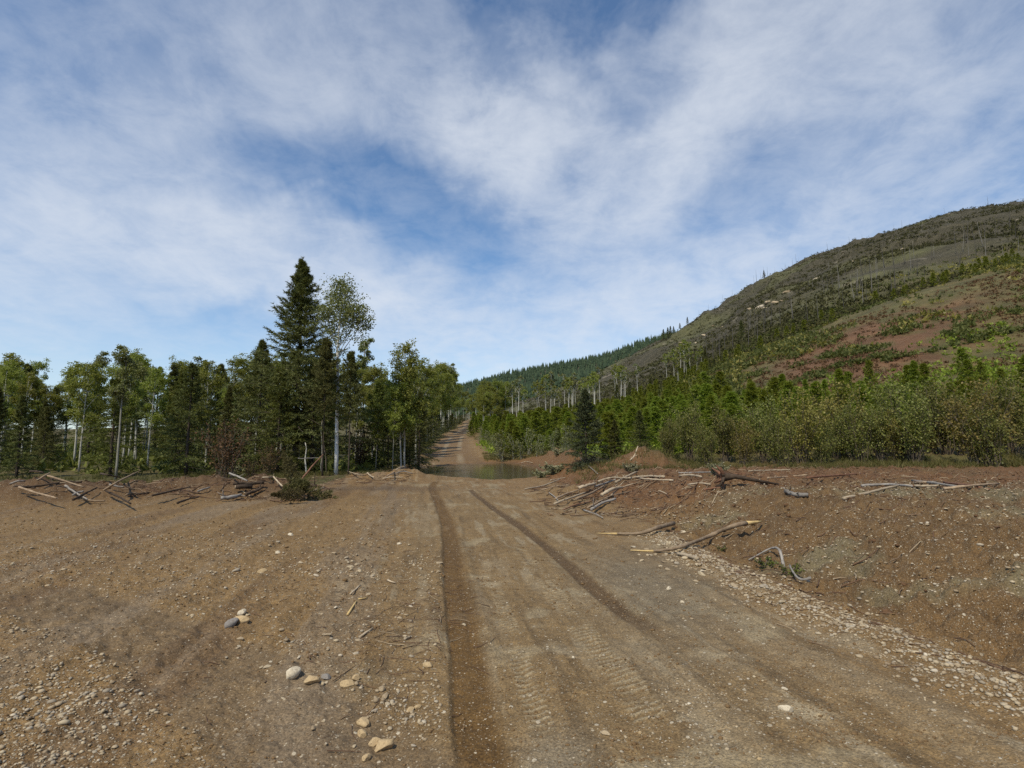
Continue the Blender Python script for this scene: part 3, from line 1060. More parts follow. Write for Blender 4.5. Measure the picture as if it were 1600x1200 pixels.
def make_aspen(name, H_, crown0, width, leaves, lsize, mat, bark, seed, lobes=None, limbs=None, r0=None, nlimb=14, stems=1, lean=0.03, spread=0.45):
    rng = np.random.default_rng(seed)
    mb = MB()
    pts_all = []
    r0 = r0 or H_ * 0.0095
    for s in range(stems):
        k = 9
        zz = np.linspace(-0.1, H_ * (0.96 if s == 0 else rng.uniform(0.8, 0.95)), k)
        off = np.array([rng.normal(0, 0.05), rng.normal(0, 0.05)]) if s else np.zeros(2)
        l = rng.normal(0, lean, 2)
        b = off + np.cumsum(rng.normal(0, 0.006 * H_, (k, 2)), 0) * np.linspace(0, 1, k)[:, None] + l * zz[:, None]
        b[0] = off
        P = np.column_stack([b, zz])
        mb.tube(P, r0 * (1 - np.linspace(0, 0.88, k)) + 0.004, 7, True, 0.05, rng)
        tips = []
        if lobes:
            for (lx, lz, lr, ln) in lobes:
                tips.append((np.array([lx, rng.uniform(-0.4, 0.4) * lr, lz]), lr, ln))
        else:
            for i in range(nlimb):
                t = crown0 + (0.98 - crown0) * (i + rng.uniform(0, 1)) / nlimb
                az = rng.uniform(0, 2 * PI)
                prof = math.sin(PI * min(1, max(0.0, (t - crown0) / (1.06 - crown0))) ** 0.75) * 0.85 + 0.15
                rad = width * prof * rng.uniform(0.35, 1.0)
                tip = np.array([math.cos(az) * rad, math.sin(az) * rad, H_ * t])
                tips.append((tip, width * spread * rng.uniform(0.6, 1.15), 1.0))
        wsum = sum(q[2] * q[1] ** 2 for q in tips)
        for tip, rr, wgt in tips:
            zb = max(H_ * 0.25, tip[2] - abs(np.hypot(tip[0], tip[1])) * 1.1 - 0.06 * H_)
            base = np.array([np.interp(zb, zz, b[:, 0]), np.interp(zb, zz, b[:, 1]), zb])
            tipw = tip + np.array([np.interp(tip[2], zz, b[:, 0]), np.interp(tip[2], zz, b[:, 1]), 0]) * (0 if lobes else 1)
            midp = base * 0.5 + tipw * 0.5 + np.array([0, 0, -0.03 * H_]) + rng.normal(0, 0.02 * H_, 3)
            tt = np.linspace(0, 1, 6)[:, None]
            lp = base * (1 - tt) ** 2 + 2 * midp * tt * (1 - tt) + tipw * tt ** 2
            tb = mb
            if limbs is not None:
                tb = MB()
                limbs.append(tb)
            tb.tube(lp, np.linspace(r0 * 0.30, 0.006, 6), 4, False)
            n = max(6, int(leaves / stems * wgt * rr ** 2 / wsum))
            # sub-clumps inside the lobe so that light and gaps show
            nc = max(5, int(n / 30))
            cc = tipw + rng.normal(0, 1, (nc, 3)) * rr * np.array([0.5, 0.5, 0.48])
            for c_ in cc[:: max(1, nc // 5)]:
                tb.tube(np.array([lp[4], (lp[4] + c_) / 2 + rng.normal(0, .03, 3), c_]), np.array([0.012, 0.008, 0.004]) * max(0.6, H_ / 12), 3, False)
            idx = rng.integers(0, nc, n)
            pts_all.append(cc[idx] + rng.normal(0, 1, (n, 3)) * rr * np.array([0.26, 0.26, 0.20]))
    V, Q = quad_leaves(rng, np.vstack(pts_all), lsize)
    return mb.mesh('trunk', bark, True), mesh('crown', V, None, Q, mat)


def make_shrub(name, H_, W, stems, leaves, lsize, mat, bark, seed, low=0.15):
    rng = np.random.default_rng(seed)
    mb = MB()
    L = []
    for s in range(stems):
        az = rng.uniform(0, 2 * PI)
        out = W * rng.uniform(0.1, 1.0) ** 0.7
        h = H_ * rng.uniform(0.6, 1.0) * (1 - 0.25 * (out / W) ** 2)
        b = np.array([math.cos(az), math.sin(az), 0]) * rng.uniform(0, 0.3 * W)
        tip = np.array([math.cos(az) * out, math.sin(az) * out, h])
        t = np.linspace(0, 1, 7)[:, None]
        mid = b + (tip - b) * np.array([0.35, 0.35, 0.62])
        lp = b * (1 - t) ** 2 + 2 * mid * t * (1 - t) + tip * t ** 2
        lp[1:-1] += rng.normal(0, 0.02 * H_, (5, 3))
        lp[0, 2] = -0.05
        mb.tube(lp, np.linspace(0.006 * H_ + 0.004, 0.004, 7), 4, False)
        n = leaves // stems
        nsub = 9
        for q in range(nsub):
            u = rng.uniform(low, 1.0)
            a = min(int(u * 6), 5)
            p = lp[a] + (lp[a + 1] - lp[a]) * (u * 6 - a)
            d = unit(rng.normal(size=3) + np.array([0, 0, 0.6]))
            ln = H_ * rng.uniform(0.08, 0.2)
            e = p + d * ln
            mb.tube(np.array([p, (p + e) / 2 + rng.normal(0, .02, 3), e]), np.array([0.005, 0.004, 0.002]) * max(1, H_ / 3), 3, False)
            m = max(3, n // nsub)
            tt = rng.uniform(0.1, 1.15, (m, 1))
            L.append(p + (e - p) * tt + rng.normal(0, 0.035 * H_, (m, 3)))
    V, Q = quad_leaves(rng, np.vstack(L), lsize)
    return mb.mesh('stem', bark, True), mesh('foliage', V, None, Q, mat)


def plant(name, meshes, x, y, scale=1.0, rz=0.0, label=None, cat='tree', group=None, names=('trunk', 'crown'), sxy=None, tilt=None, z=None, sink=0.03):
    root = obj(name, None, None, (x, y, (H(x, y) if z is None else z) - sink), (tilt[0] if tilt else 0, tilt[1] if tilt else 0, rz),
               (scale * (sxy or 1), scale * (sxy or 1), scale))
    root.empty_display_size = 0.2
    tag(root, label, cat, group)
    for nm, me in zip(names, meshes):
        obj(nm, me, root)
    return root


rng = np.random.default_rng(77)

# ------------------------------------------------------------------ the standing trees by name
def height_to(row, x, y):
    return row_z(row, y) - H(x, y)

# the big spruce
yy = 30.5
xx = col_x(463, yy)
hb = height_to(402, xx, yy)
big = make_conifer('spruce', hb, 4.3, 230, 20, 16, 0.16, 0.036, M['spruce'], M['b_spruce'], 5, bare=0.15, taper=1.12, droop=0.22, up=0.16, irregular=0.68, trunk_r=0.19)
plant('spruce_tree', big, xx, yy, 1, 0.4, 'tallest dark spruce with ragged branches, its bare lower trunk above the debris heap', 'tree')

# spruces round it
sp_a = make_conifer('spruce', 7.0, 2.0, 120, 13, 12, 0.15, 0.036, M['spruce'], M['b_spruce'], 11, bare=0.05, taper=0.85, irregular=0.3)
sp_b = make_conifer('spruce', 7.0, 1.7, 105, 13, 12, 0.15, 0.038, M['spruce'], M['b_spruce'], 12, bare=0.08, taper=0.95, irregular=0.4)
sp_c = make_conifer('spruce', 7.0, 2.2, 115, 13, 12, 0.15, 0.036, M['spruce_light'], M['b_spruce'], 13, bare=0.03, taper=0.8, irregular=0.35, droop=0.45)
sp_h = make_conifer('spruce', 7.0, 1.9, 80, 13, 13, 0.15, 0.036, M['spruce'], M['b_spruce'], 14, bare=0.46, taper=0.75, irregular=0.5, droop=0.3, trunk_r=0.05)
for px, row, y, var, lab in (
        (506, 528, 28.2, sp_h, 'spruce pressed against the tall spruce, between it and the white birch trunk'),
        (546, 548, 28.4, sp_h, 'narrow dark spruce with bare lower trunk on the road side of the white birch trunk'),
        (488, 560, 30.6, sp_a, 'middle-sized spruce tucked behind the tall spruce on its road side'),
        (404, 530, 31.5, sp_a, 'broad spruce overlapping the tall spruce on the side away from the road'),
        (436, 572, 29.6, sp_c, 'short bushy spruce in front of the tall spruce trunk'),
        (590, 596, 34.5, sp_c, 'light green drooping spruce beside the thin aspen trunks'),
        (607, 640, 33.5, sp_a, 'short dark spruce close behind the twin aspen trunks'),
        (655, 610, 36.0, sp_a, 'dark spruce at the edge of the road by the puddle'),
        (640, 655, 34.6, sp_b, 'low dark spruce between the twin aspen trunks and the puddle'),
        (355, 602, 31.0, sp_b, 'spruce with drooping olive boughs at the edge of the dead branch heap')):
    x = col_x(px, y)
    hh = height_to(row, x, y)
    plant('spruce_tree', var, x, y, hh / 7.0, rng.uniform(0, 6.28), lab, 'tree', 'spruces round the tallest spruce', sxy=0.85 if px in (506, 546) else rng.uniform(0.9, 1.15))

# tall lopsided aspen
yy = 28.9
xx = col_x(527, yy)
ha = height_to(424, xx, yy)
sc_ = ha / 12.0
lob = [(0.05, 11.2, 0.62, 1.0), (-0.25, 10.3, 0.85, 1.1), (0.35, 9.9, 0.75, 1.0), (1.05, 9.3, 0.70, 1.0), (-0.85, 9.4, 0.72, 0.9), (1.35, 9.0, 0.5, 0.8), (0.2, 9.0, 0.8, 0.6), (-0.6, 8.4, 0.6, 0.45), (0.6, 8.3, 0.65, 0.4), (0.0, 7.4, 0.6, 0.2), (-0.6, 6.9, 0.45, 0.15)]
tall_limbs = []
tall = make_aspen('aspen', 12.0, 0.6, 1.2, 9000, 0.092, M['aspen_grey'], M['b_white'], 21, lobes=lob, limbs=tall_limbs, r0=0.125, lean=0.004)
tt_ = plant('aspen_tree', tall, xx, yy, sc_, 0, 'tall lopsided aspen with a bright white lower trunk and leaves only at the top', 'tree')

for lb in tall_limbs:
    obj('limb', lb.mesh('limb', M['b_aspen'], True), [c for c in tt_.children if c.name.startswith('trunk')][0])
asp = [make_aspen('aspen', 11.0, 0.45, 1.45, 9500, 0.12, M['aspen'], M['b_aspen'], 31, nlimb=16),
       make_aspen('aspen', 11.0, 0.50, 1.25, 8000, 0.12, M['aspen'], M['b_aspen'], 32, nlimb=14),
       make_aspen('aspen', 11.0, 0.36, 1.55, 10500, 0.12, M['aspen'], M['b_grey'], 33, nlimb=18),
       make_aspen('aspen', 11.0, 0.58, 1.15, 6000, 0.12, M['aspen_grey'], M['b_grey'], 34, nlimb=12)]
clump = make_aspen('aspen', 9.0, 0.40, 1.35, 11000, 0.105, M['aspen'], M['b_aspen'], 35, nlimb=20, r0=0.07)
thin = make_aspen('aspen', 9.0, 0.42, 0.9, 5500, 0.105, M['aspen'], M['b_grey'], 36, nlimb=14, r0=0.05)
for px, row, y, var, h0, lab, sx in (
        (566, 527, 46, make_aspen('aspen', 11.0, 0.66, 0.95, 5200, 0.12, M['aspen_grey'], M['b_aspen'], 37, nlimb=14), 11.0, 'slim aspen with a round grey-green head on a long bare trunk', 1.0),
        (628, 585, 31.5, clump, 9.0, 'yellow-green aspen, one of twin pale trunks at the road edge', 1.15),
        (633, 538, 31.9, clump, 9.0, 'taller aspen of the twin pale trunks at the road edge', 0.95),
        (614, 600, 30.6, thin, 9.0, 'thin grey aspen trunk next to the twin trunks at the road edge', 1.0),
        (588, 628, 32.6, thin, 9.0, 'small light green aspen among the short spruces', 1.2),
        (650, 560, 40, asp[0], 11.0, 'leafy aspen behind the twin trunks, nearest the puddle', 1.0),
        (582, 570, 41, asp[1], 11.0, 'leafy aspen between the round-headed aspen and the twin trunks', 1.0),
        (600, 582, 43, asp[2], 11.0, 'broad aspen behind the small light green aspen', 1.0),
        (556, 598, 40, asp[0], 11.0, 'aspen half hidden under the round-headed aspen', 0.9),
        (519, 600, 33, thin, 9.0, 'grey-trunked aspen just behind the white birch trunk', 0.8)):
    x = col_x(px, y)
    hh = height_to(row, x, y)
    plant('aspen_tree', var, x, y, hh / h0, rng.uniform(0, 6.28), lab, 'tree', None, sxy=sx)

# bare young trunks under the big spruce
def bare_trunk(px0, py0, px1, row1, y, r, mat, label, name='bare_sapling', group='bare young trunks under the tall spruce'):
    x0 = col_x(px0, y)
    x1 = col_x(px1, y)
    z0 = H(x0, y)
    z1 = row_z(row1, y)
    k = 7
    t = np.linspace(0, 1, k)
    rg = np.random.default_rng(int(px0 * 7 + py0))
    P = np.column_stack([(x1 - x0) * t + rg.normal(0, 0.02, k), rg.normal(0, 0.02, k), -0.05 + (z1 - z0) * t])
    mb = MB()
    mb.tube(P, r * (1 - 0.6 * t), 6, True, 0.06, rg)
    o = obj(name, mb.mesh(name, mat, True), None, (x0, y, z0))
    return tag(o, label, 'tree', group)

bare_trunk(481, 742, 477, 690, 29.0, 0.045, M['b_aspen'], 'short crooked pale trunk right of the tall spruce bole')
bare_trunk(492, 738, 491, 670, 32.5, 0.05, M['b_grey'], 'grey thin trunk behind the crossing dead stick')
bare_trunk(504, 740, 502, 655, 29.4, 0.032, M['b_grey'], 'upright thin brown stem of the crossed pair near the white birch')
bare_trunk(512, 741, 503, 655, 29.1, 0.030, M['b_twig'], 'leaning thin brown stem of the crossed pair near the white birch')

# ------------------------------------------------------------------ forest left of the road
def scatter(n, pxr, yr, rg, clear=3.6, mind=1.3, taken=None, cond=None):
    taken = taken if taken is not None else []
    out = []
    tries = 0
    while len(out) < n and tries < n * 60:
        tries += 1
        y = math.exp(rg.uniform(math.log(yr[0]), math.log(yr[1])))
        px = rg.uniform(*pxr)
        x = col_x(px, y)
        if abs(x - float(rc(y))) < clear:
            continue
        if cond and not cond(x, y, px):
            continue
        if any((x - a) ** 2 + (y - b) ** 2 < mind * mind for a, b in taken):
            continue
        taken.append((x, y))
        out.append((x, y, px))
    return out

rg = np.random.default_rng(101)
tk = []
for x, y, px in scatter(56, (-60, 655), (36.5, 66), rg, 4.5, 1.6, tk):
    v = asp[rg.integers(0, 4)]
    plant('aspen_tree', v, x, y, height_to(rg.uniform(548, 608) if px < 560 else rg.uniform(570, 620), x, y) / 11.0, rg.uniform(0, 6.28), 'pale-trunked aspen in the forest behind the tall spruce', 'tree', 'aspens in the forest behind the tall spruce', sxy=rng.uniform(0.9, 1.2))
for x, y, px in scatter(24, (-60, 650), (38, 66), rg, 4.5, 1.3, tk):
    v = (sp_a, sp_b, sp_c)[rg.integers(0, 3)]
    plant('spruce_tree', v, x, y, height_to(rg.uniform(565, 635), x, y) / 7.0, rg.uniform(0, 6.28), 'dark spruce in the forest behind the tall spruce', 'tree', 'spruces in the forest behind the tall spruce', sxy=rng.uniform(0.9, 1.25))
# along the left edge of the far road
for i, (px, row, y) in enumerate([(656, 575, 54), (662, 582, 60), (667, 578, 66), (672, 586, 72), (676, 574, 82), (681, 580, 90), (686, 576, 98), (690, 570, 108), (694, 566, 116), (698, 572, 124), (702, 568, 132), (706, 574, 140), (710, 580, 150), (714, 588, 162), (717, 598, 176), (670, 600, 58), (684, 590, 84), (700, 584, 120), (708, 592, 136), (719, 606, 190)]):
    x = min(col_x(px, y), float(rc(y)) - 3.9)
    hh = height_to(row, x, y)
    plant('aspen_tree', asp[(i * 5 + 1) % 4], x, y, hh / 11.0, rg.uniform(0, 6.28), 'aspen lining the far road beyond the puddle, on its forest side', 'tree', 'aspens lining the far road on its forest side', sxy=1.1)
    tk.append((x, y))
for i, (px, row, y) in enumerate([(664, 665, 44), (672, 650, 50), (680, 640, 57), (690, 640, 66), (698, 640, 76), (706, 640, 88), (712, 640, 102), (670, 630, 62), (717, 645, 125), (720, 645, 150)]):
    x = min(col_x(px, y), float(rc(y)) - 3.7)
    hh = height_to(row, x, y)
    plant('spruce_tree', (sp_a, sp_b)[i % 2], x, y, hh / 7.0, rg.uniform(0, 6.28), 'low dark spruce at the foot of the aspens lining the far road', 'tree', 'low spruces at the foot of the roadside aspens', sxy=1.6)
# frame beyond the photograph's own edge: the forest goes on
for x, y, px in scatter(16, (-60, 335), (25, 36), rg, 4.5, 1.9, tk):
    if rg.uniform() < 0.5:
        plant('spruce_tree', (sp_a, sp_b, sp_c)[rg.integers(0, 3)], x, y, rg.uniform(0.45, 0.8), rg.uniform(0, 6.28), 'spruce at the forest front beyond the dead branch heap', 'tree', 'trees at the forest front beyond the branch heap', sxy=1.1)
    else:
        plant('aspen_tree', asp[rg.integers(0, 4)], x, y, rg.uniform(0.4, 0.58), rg.uniform(0, 6.28), 'aspen at the forest front beyond the dead branch heap', 'tree', 'trees at the forest front beyond the branch heap')

# ------------------------------------------------------------------ right of the road
pines = [make_conifer('pine', 3.6, 0.85, 62, 9, 12, 0.15, 0.038, M['pine'], M['b_twig'], 51, bare=0.03, taper=0.62, droop=0.05, up=0.42, irregular=0.3),
         make_conifer('pine', 3.6, 0.72, 58, 9, 12, 0.15, 0.038, M['pine'], M['b_twig'], 52, bare=0.03, taper=0.7, droop=0.05, up=0.5, irregular=0.35),
         make_conifer('pine', 3.6, 0.95, 60, 9, 12, 0.15, 0.038, M['pine'], M['b_twig'], 53, bare=0.02, taper=0.55, droop=0.1, up=0.35, irregular=0.4)]
tk2 = []
rg = np.random.default_rng(202)
okp = lambda x, y, px: x - float(rc(y)) > 4.6 and not (y < 50 and x < 4.5) and not (px > 1130 and y > 62)
spots = scatter(40, (955, 1300), (28.5, 42), rg, 4.6, 1.1, tk2) + scatter(130, (735, 1260), (42, 66), rg, 4.6, 0.95, tk2, okp) + scatter(80, (735, 1420), (60, 100), rg, 4.6, 1.2, tk2, okp) + scatter(50, (1180, 1640), (30, 60), rg, 4.6, 1.2, tk2, okp)
for x, y, px in spots:
    s = (rg.uniform(0.5, 1.0) + 0.22 * rg.uniform() ** 3) * (0.95 if y < 42 else 1.0)
    plant('young_pine', pines[rg.integers(0, 3)], x, y, s, rg.uniform(0, 6.28), 'young bright green pine in the dense plantation beyond the puddle', 'tree', 'young pines of the dense plantation', sxy=rg.uniform(1.05, 1.7), tilt=(rg.normal(0, 0.05), rg.normal(0, 0.05)))

# plantation pines farther up, past counting
def merged_pines(name, places, seed, mat):
    rgm = np.random.default_rng(seed)
    lo = make_conifer('pine', 3.6, 0.95, 26, 5, 5, 0.30, 0.13, mat, M['b_twig'], seed, bare=0.02, taper=0.6, droop=0.05, up=0.42)
    me = lo[1]
    v = np.empty(len(me.vertices) * 3, np.float32)
    me.vertices.foreach_get('co', v)
    v = v.reshape(-1, 3)
    bpy.data.meshes.remove(lo[0])
    Vs = []
    for (x, y, s) in places:
        a = rgm.uniform(0, 6.28)
        c, s_ = math.cos(a), math.sin(a)
        w_ = v * np.array([s * 1.15, s * 1.15, s])
        Vs.append(np.column_stack([w_[:, 0] * c - w_[:, 1] * s_ + x, w_[:, 0] * s_ + w_[:, 1] * c + y, w_[:, 2] + H(x, y) - 0.1]))
    V = np.vstack(Vs)
    bpy.data.meshes.remove(me)
    return obj(name, mesh(name, V, np.arange(len(V)).reshape(-1, 3), None, mat))

pl = [(x, y, rg.uniform(0.6, 1.0)) for x, y, px in scatter(210, (745, 1700), (85, 150), rg, 5, 1.6, tk2, lambda x, y, px: not (px > 1110 and y < 138))]
tag(merged_pines('plantation_foliage', pl, 54, M['pine']), 'mass of young pines rising behind the plantation front', 'plantation', None, 'stuff')

# front-row spruce, saplings and bushes
blue = make_conifer('spruce', 4.4, 1.6, 130, 11, 13, 0.12, 0.034, M['spruce_blue'], M['b_spruce'], 61, bare=0.02, taper=0.85, droop=0.25, up=0.15, irregular=0.3)
y = 27.0
x = col_x(915, y)
plant('spruce_tree', blue, x, y, height_to(607, x, y) / 4.4, 0.5, 'blue-green young spruce standing alone beside the earth mounds', 'tree')
for px, row, y, lab in ((960, 655, 28.5, 'small dark spruce between the blue-green spruce and the earth mound'), (872, 668, 46.5, 'small spruce at the puddle end of the plantation'), (1000, 640, 31, 'spruce directly behind the round earth mound')):
    x = col_x(px, y)
    plant('spruce_tree', sp_b, x, y, height_to(row, x, y) / 7.0, px, lab, 'tree', None, sxy=1.5)
wil = [make_shrub('willow', 3.4, 1.5, 26, 4600, 0.085, M['willow'], M['b_twig'], 71),
       make_shrub('willow', 3.4, 1.2, 22, 3800, 0.085, M['willow'], M['b_twig'], 72, 0.25),
       make_shrub('willow', 3.4, 1.3, 22, 3600, 0.085, M['autumn'], M['b_twig'], 73, 0.2)]
sap = make_shrub('sapling', 2.6, 0.42, 4, 420, 0.085, M['aspen_grey'], M['b_grey'], 74, 0.2)
bush_lab = ['willow bush nearest the earth mound, grey-green with bare lower stems', 'tall willow bush beside the one nearest the mound', 'willow bush with pale leaves low on its stems, mid hedge',
            'taller willow bush in the middle of the shrub row', 'yellowing bush in the shrub row', 'thin-stemmed willow bush over the stripped ground', 'dense willow bush toward the end of the shrub row', 'yellow-green bush at the end of the shrub row']
for i, (px, row, y, v) in enumerate([(1042, 648, 25.6, 0), (1078, 622, 26.2, 1), (1104, 655, 24.6, 0), (1132, 628, 26.4, 1), (1160, 650, 25.2, 2), (1192, 612, 26.0, 1), (1218, 640, 24.4, 0), (1250, 600, 25.4, 2)]):
    x = col_x(px, y)
    plant('willow_bush', wil[v], x, y, height_to(row, x, y) / 3.4, i * 1.7, bush_lab[i], 'bush', 'willow bushes behind the stripped ground', names=('stem', 'foliage'), sxy=0.85)
for i in range(16):
    y = rg.uniform(22.5, 28)
    px = 1275 + i * 23 + rg.uniform(-8, 8)
    x = col_x(px, y)
    plant('willow_bush', wil[i % 3], x, y, rg.uniform(0.5, 1.2), rg.uniform(0, 6.28), 'willow bush of the shrub row where it goes on past the yellow-green bush', 'bush', 'willow bushes past the end of the shrub row', names=('stem', 'foliage'), sxy=0.9)
for px, row, y in ((765, 672, 52), (785, 660, 50), (803, 668, 50.5), (826, 655, 51), (845, 668, 50), (862, 660, 46), (890, 650, 40), (752, 678, 56), (742, 672, 62), (738, 665, 72), (735, 660, 84), (737, 655, 96), (774, 680, 51), (815, 678, 49.5), (838, 682, 48), (880, 672, 38)):
    x = max(col_x(px, y), float(rc(y)) + 4.2)
    hh = max(0.8, height_to(row, x, y))
    plant('aspen_sapling', sap, x, y, hh / 2.6, px, 'pale-leaved sapling along the plantation front by the puddle', 'sapling', 'pale saplings in front of the plantation', names=('stem', 'foliage'), sxy=1.3)
low = make_shrub('brush', 0.8, 0.75, 16, 1200, 0.075, M['pale'], M['b_twig'], 75, 0.1)
for px, py, s, sx, lab in ((864, 741, 0.75, 1.5, 'pale wilted brush heap at the near end of the puddle'), (846, 746, 0.5, 1.5, 'small wilted branch lying at the puddle edge'), (855, 700, 1.15, 1.2, 'grey-green wilted branches piled before the plantation'), (872, 712, 0.8, 1.2, 'wilted leafy branches on the red earth bank'),
                       (985, 738, 0.5, 1.3, 'grey brush tangle at the foot of the round mound'), (1120, 742, 0.5, 1.3, 'pale leaved brush at the foot of the willow bushes'), (368, 742, 0.7, 1.4, 'dull brush at the edge of the dead branch heap')):
    g = ground(px, py)
    plant('brush_heap', low, g.x, g.y, s, px * 0.7, lab, 'brush', None, names=('stem', 'foliage'), sxy=sx)
deadb = make_shrub('dead', 2.0, 0.9, 18, 1500, 0.06, M['dead'], M['b_twig'], 76, 0.1)
for px, row, y, lab in ((562, 655, 33.5, 'brown dead bush behind the white birch trunk'), (422, 690, 28.4, 'brown hanging dead branches under the tall spruce'), (356, 650, 24.5, 'dark twiggy bush at the edge of the clearing'), (395, 712, 25, 'olive twiggy brush beside the dark bush')):
    x = col_x(px, y)
    plant('dead_bush', deadb, x, y, max(0.5, height_to(row, x, y)) / 2.0, px, lab, 'bush', None, names=('stem', 'foliage'), sxy=0.9)

# ------------------------------------------------------------------ aspens on the rising ground
asf = [make_aspen('aspen', 11.0, 0.55, 1.5, 900, 0.30, M['aspen'], M['b_aspen'], 81, nlimb=12, r0=0.125, spread=0.5),
       make_aspen('aspen', 11.0, 0.66, 1.2, 620, 0.28, M['aspen'], M['b_aspen'], 82, nlimb=10, r0=0.125),
       make_aspen('aspen', 11.0, 0.72, 1.0, 380, 0.28, M['aspen_grey'], M['b_aspen'], 83, nlimb=10, r0=0.125)]
for i, (px, row, y) in enumerate([(741, 606, 125), (748, 600, 130), (757, 597, 128), (766, 596, 132), (775, 594, 127), (783, 598, 134), (790, 596, 129), (762, 612, 120), (778, 612, 119), (745, 618, 118), (796, 604, 138), (735, 615, 150), (770, 604, 140), (727, 625, 175)]):
    x = max(col_x(px, y), float(rc(y)) + 4.5)
    plant('aspen_tree', asp[i % 3], x, y, height_to(row, x, y) / 11.0, i * 1.3, 'bright green aspen of the cluster where the far road vanishes', 'tree', 'aspen cluster where the far road vanishes', sxy=1.25)
rg = np.random.default_rng(303)
tk3 = []
for x, y, px in scatter(46, (795, 1010), (115, 190), rg, 5, 2.0, tk3):
    plant('aspen_tree', asf[rg.integers(1, 3)], x, y, rg.uniform(0.65, 1.05), rg.uniform(0, 6.28), 'thin white-trunked aspen on the rising ground above the plantation', 'tree', 'thin aspens above the plantation')
for px, row, y in ((1056, 545, 150), (1066, 535, 155), (1072, 530, 150), (1082, 538, 158), (1092, 548, 150), (1100, 540, 160), (1062, 560, 140), (1076, 552, 145), (1045, 552, 150)):
    x = col_x(px, y)
    plant('aspen_tree', asf[1 if px % 2 else 0], x, y, height_to(row, x, y) / 11.0, px, 'white-trunked aspen of the knot at the foot of the burned hill', 'tree', 'knot of aspens at the foot of the burned hill', sxy=0.9)
for px, row, y in ((965, 600, 130), (985, 596, 140), (1106, 545, 150), (1135, 560, 140), (1113, 565, 138), (1018, 590, 130), (1120, 560, 132), (1165, 500, 185)):
    x = col_x(px, y)
    plant('spruce_tree', sp_b, x, y, max(3.0, height_to(row, x, y)) / 7.0, px, 'dark spruce scattered along the foot of the burned hill', 'tree', 'spruces along the foot of the burned hill', sxy=1.2)

# growth crowding the top of the far road
for i, y in enumerate((98, 106, 114, 122, 131, 140, 150, 161, 172, 184)):
    x = float(rc(y)) + (2.5 + 0.7 * (i % 3))
    plant('young_pine', pines[i % 3], x, y, 0.75 + 0.1 * (i % 4), i * 2.1, 'young pine crowding the outer edge of the far road near its crest', 'tree', 'young pines at the crest of the far road', sxy=1.4)
    x = float(rc(y)) - (2.9 + 0.6 * (i % 2))
    if i % 2:
        plant('spruce_tree', sp_c, x, y, 0.4 + 0.06 * (i % 3), i * 1.7, 'low spruce crowding the forest edge of the far road near its crest', 'tree', 'low spruces at the crest of the far road', sxy=1.4)
for i, (px, row, y) in enumerate(((728, 628, 215), (733, 622, 222), (738, 618, 218), (724, 620, 230), (731, 612, 240), (743, 615, 226))):
    x = col_x(px, y)
    plant('aspen_tree', asp[i % 4], x, y, height_to(row, x, y) / 11.0, i, 'aspen closing the view where the far road disappears', 'tree', 'aspens where the far road disappears', sxy=1.2)

# ------------------------------------------------------------------ burned hill
def snag_mesh(seed, mat):
    r_ = np.random.default_rng(seed)
    mb = MB()
    h = 9.0
    k = 6
    P = np.column_stack([np.cumsum(r_.normal(0, 0.06, k)), np.cumsum(r_.normal(0, 0.06, k)), np.linspace(-0.4, h, k)])
    mb.tube(P, np.linspace(0.13, 0.035, k), 6, True)
    return mb.mesh('dead_trunk', mat, True)

snags = [snag_mesh(91, M['b_snag']), snag_mesh(92, M['b_char']), snag_mesh(93, M['b_char'])]
tk4 = []
for x, y, px in scatter(95, (1090, 1640), (150, 215), rg, 5, 1.5, tk4):
    o = obj('dead_tree', snags[rg.integers(0, 3)], None, (x, y, H(x, y)), (rg.normal(0, 0.05), rg.normal(0, 0.05), rg.uniform(0, 6.28)), rg.uniform(0.5, 1.05))
    tag(o, 'leafless grey trunk in the dead stand low on the burned hill', 'dead tree', 'dead trunks low on the burned hill')
for x, y, px in scatter(80, (900, 1640), (215, 520), rg, 5, 4.0, tk4):
    o = obj('dead_tree', snags[rg.integers(0, 2)], None, (x, y, H(x, y)), (rg.normal(0, 0.05), rg.normal(0, 0.05), rg.uniform(0, 6.28)), rg.uniform(0.3, 0.6))
    tag(o, 'scattered burned trunk high on the open hillside', 'dead tree', 'burned trunks high on the hillside')
# snags and a few live conifers on the skyline
def crest(px, lo, hi):
    ys = np.linspace(lo, hi, 160)
    d = pixdir(px, 500)
    xs = d.x / d.y * ys
    hh = fields(xs, ys)['h']
    k = int(np.argmax((hh - CAMZ) / ys))
    return float(xs[k]), float(ys[k]), float(hh[k])

for px, s in ((1249, .9), (1243, .7), (1232, .5), (1203, .8), (1198, .95), (1192, .6), (1185, 1.0), (1181, .7), (1146, .5), (1131, .7), (1120, .45), (1108, .6), (1093, .5), (1170, .4), (1215, .45), (1300, .8), (1335, .6), (1420, .8), (1490, .6), (1560, .9)):
    x, y, z = crest(px, 250, 800)
    o = obj('dead_tree', snags[1], None, (x, y, z), (rg.normal(0, 0.04), rg.normal(0, 0.04), 0), s)
    tag(o, 'burned trunk standing on the skyline of the hill', 'dead tree', 'burned trunks on the skyline')
for px, s in ((1197, .9), (1074, 0.9), (1062, 0.8), (1047, 1.3), (1043, 1.1), (1052, 0.9), (1036, 1.2)):
    x, y, z = crest(px, 250, 800)
    plant('spruce_tree', sp_b, x, y, s, px, 'live conifer standing on the ridge line of the hill', 'tree', 'live conifers on the ridge line', sxy=1.3, z=z)

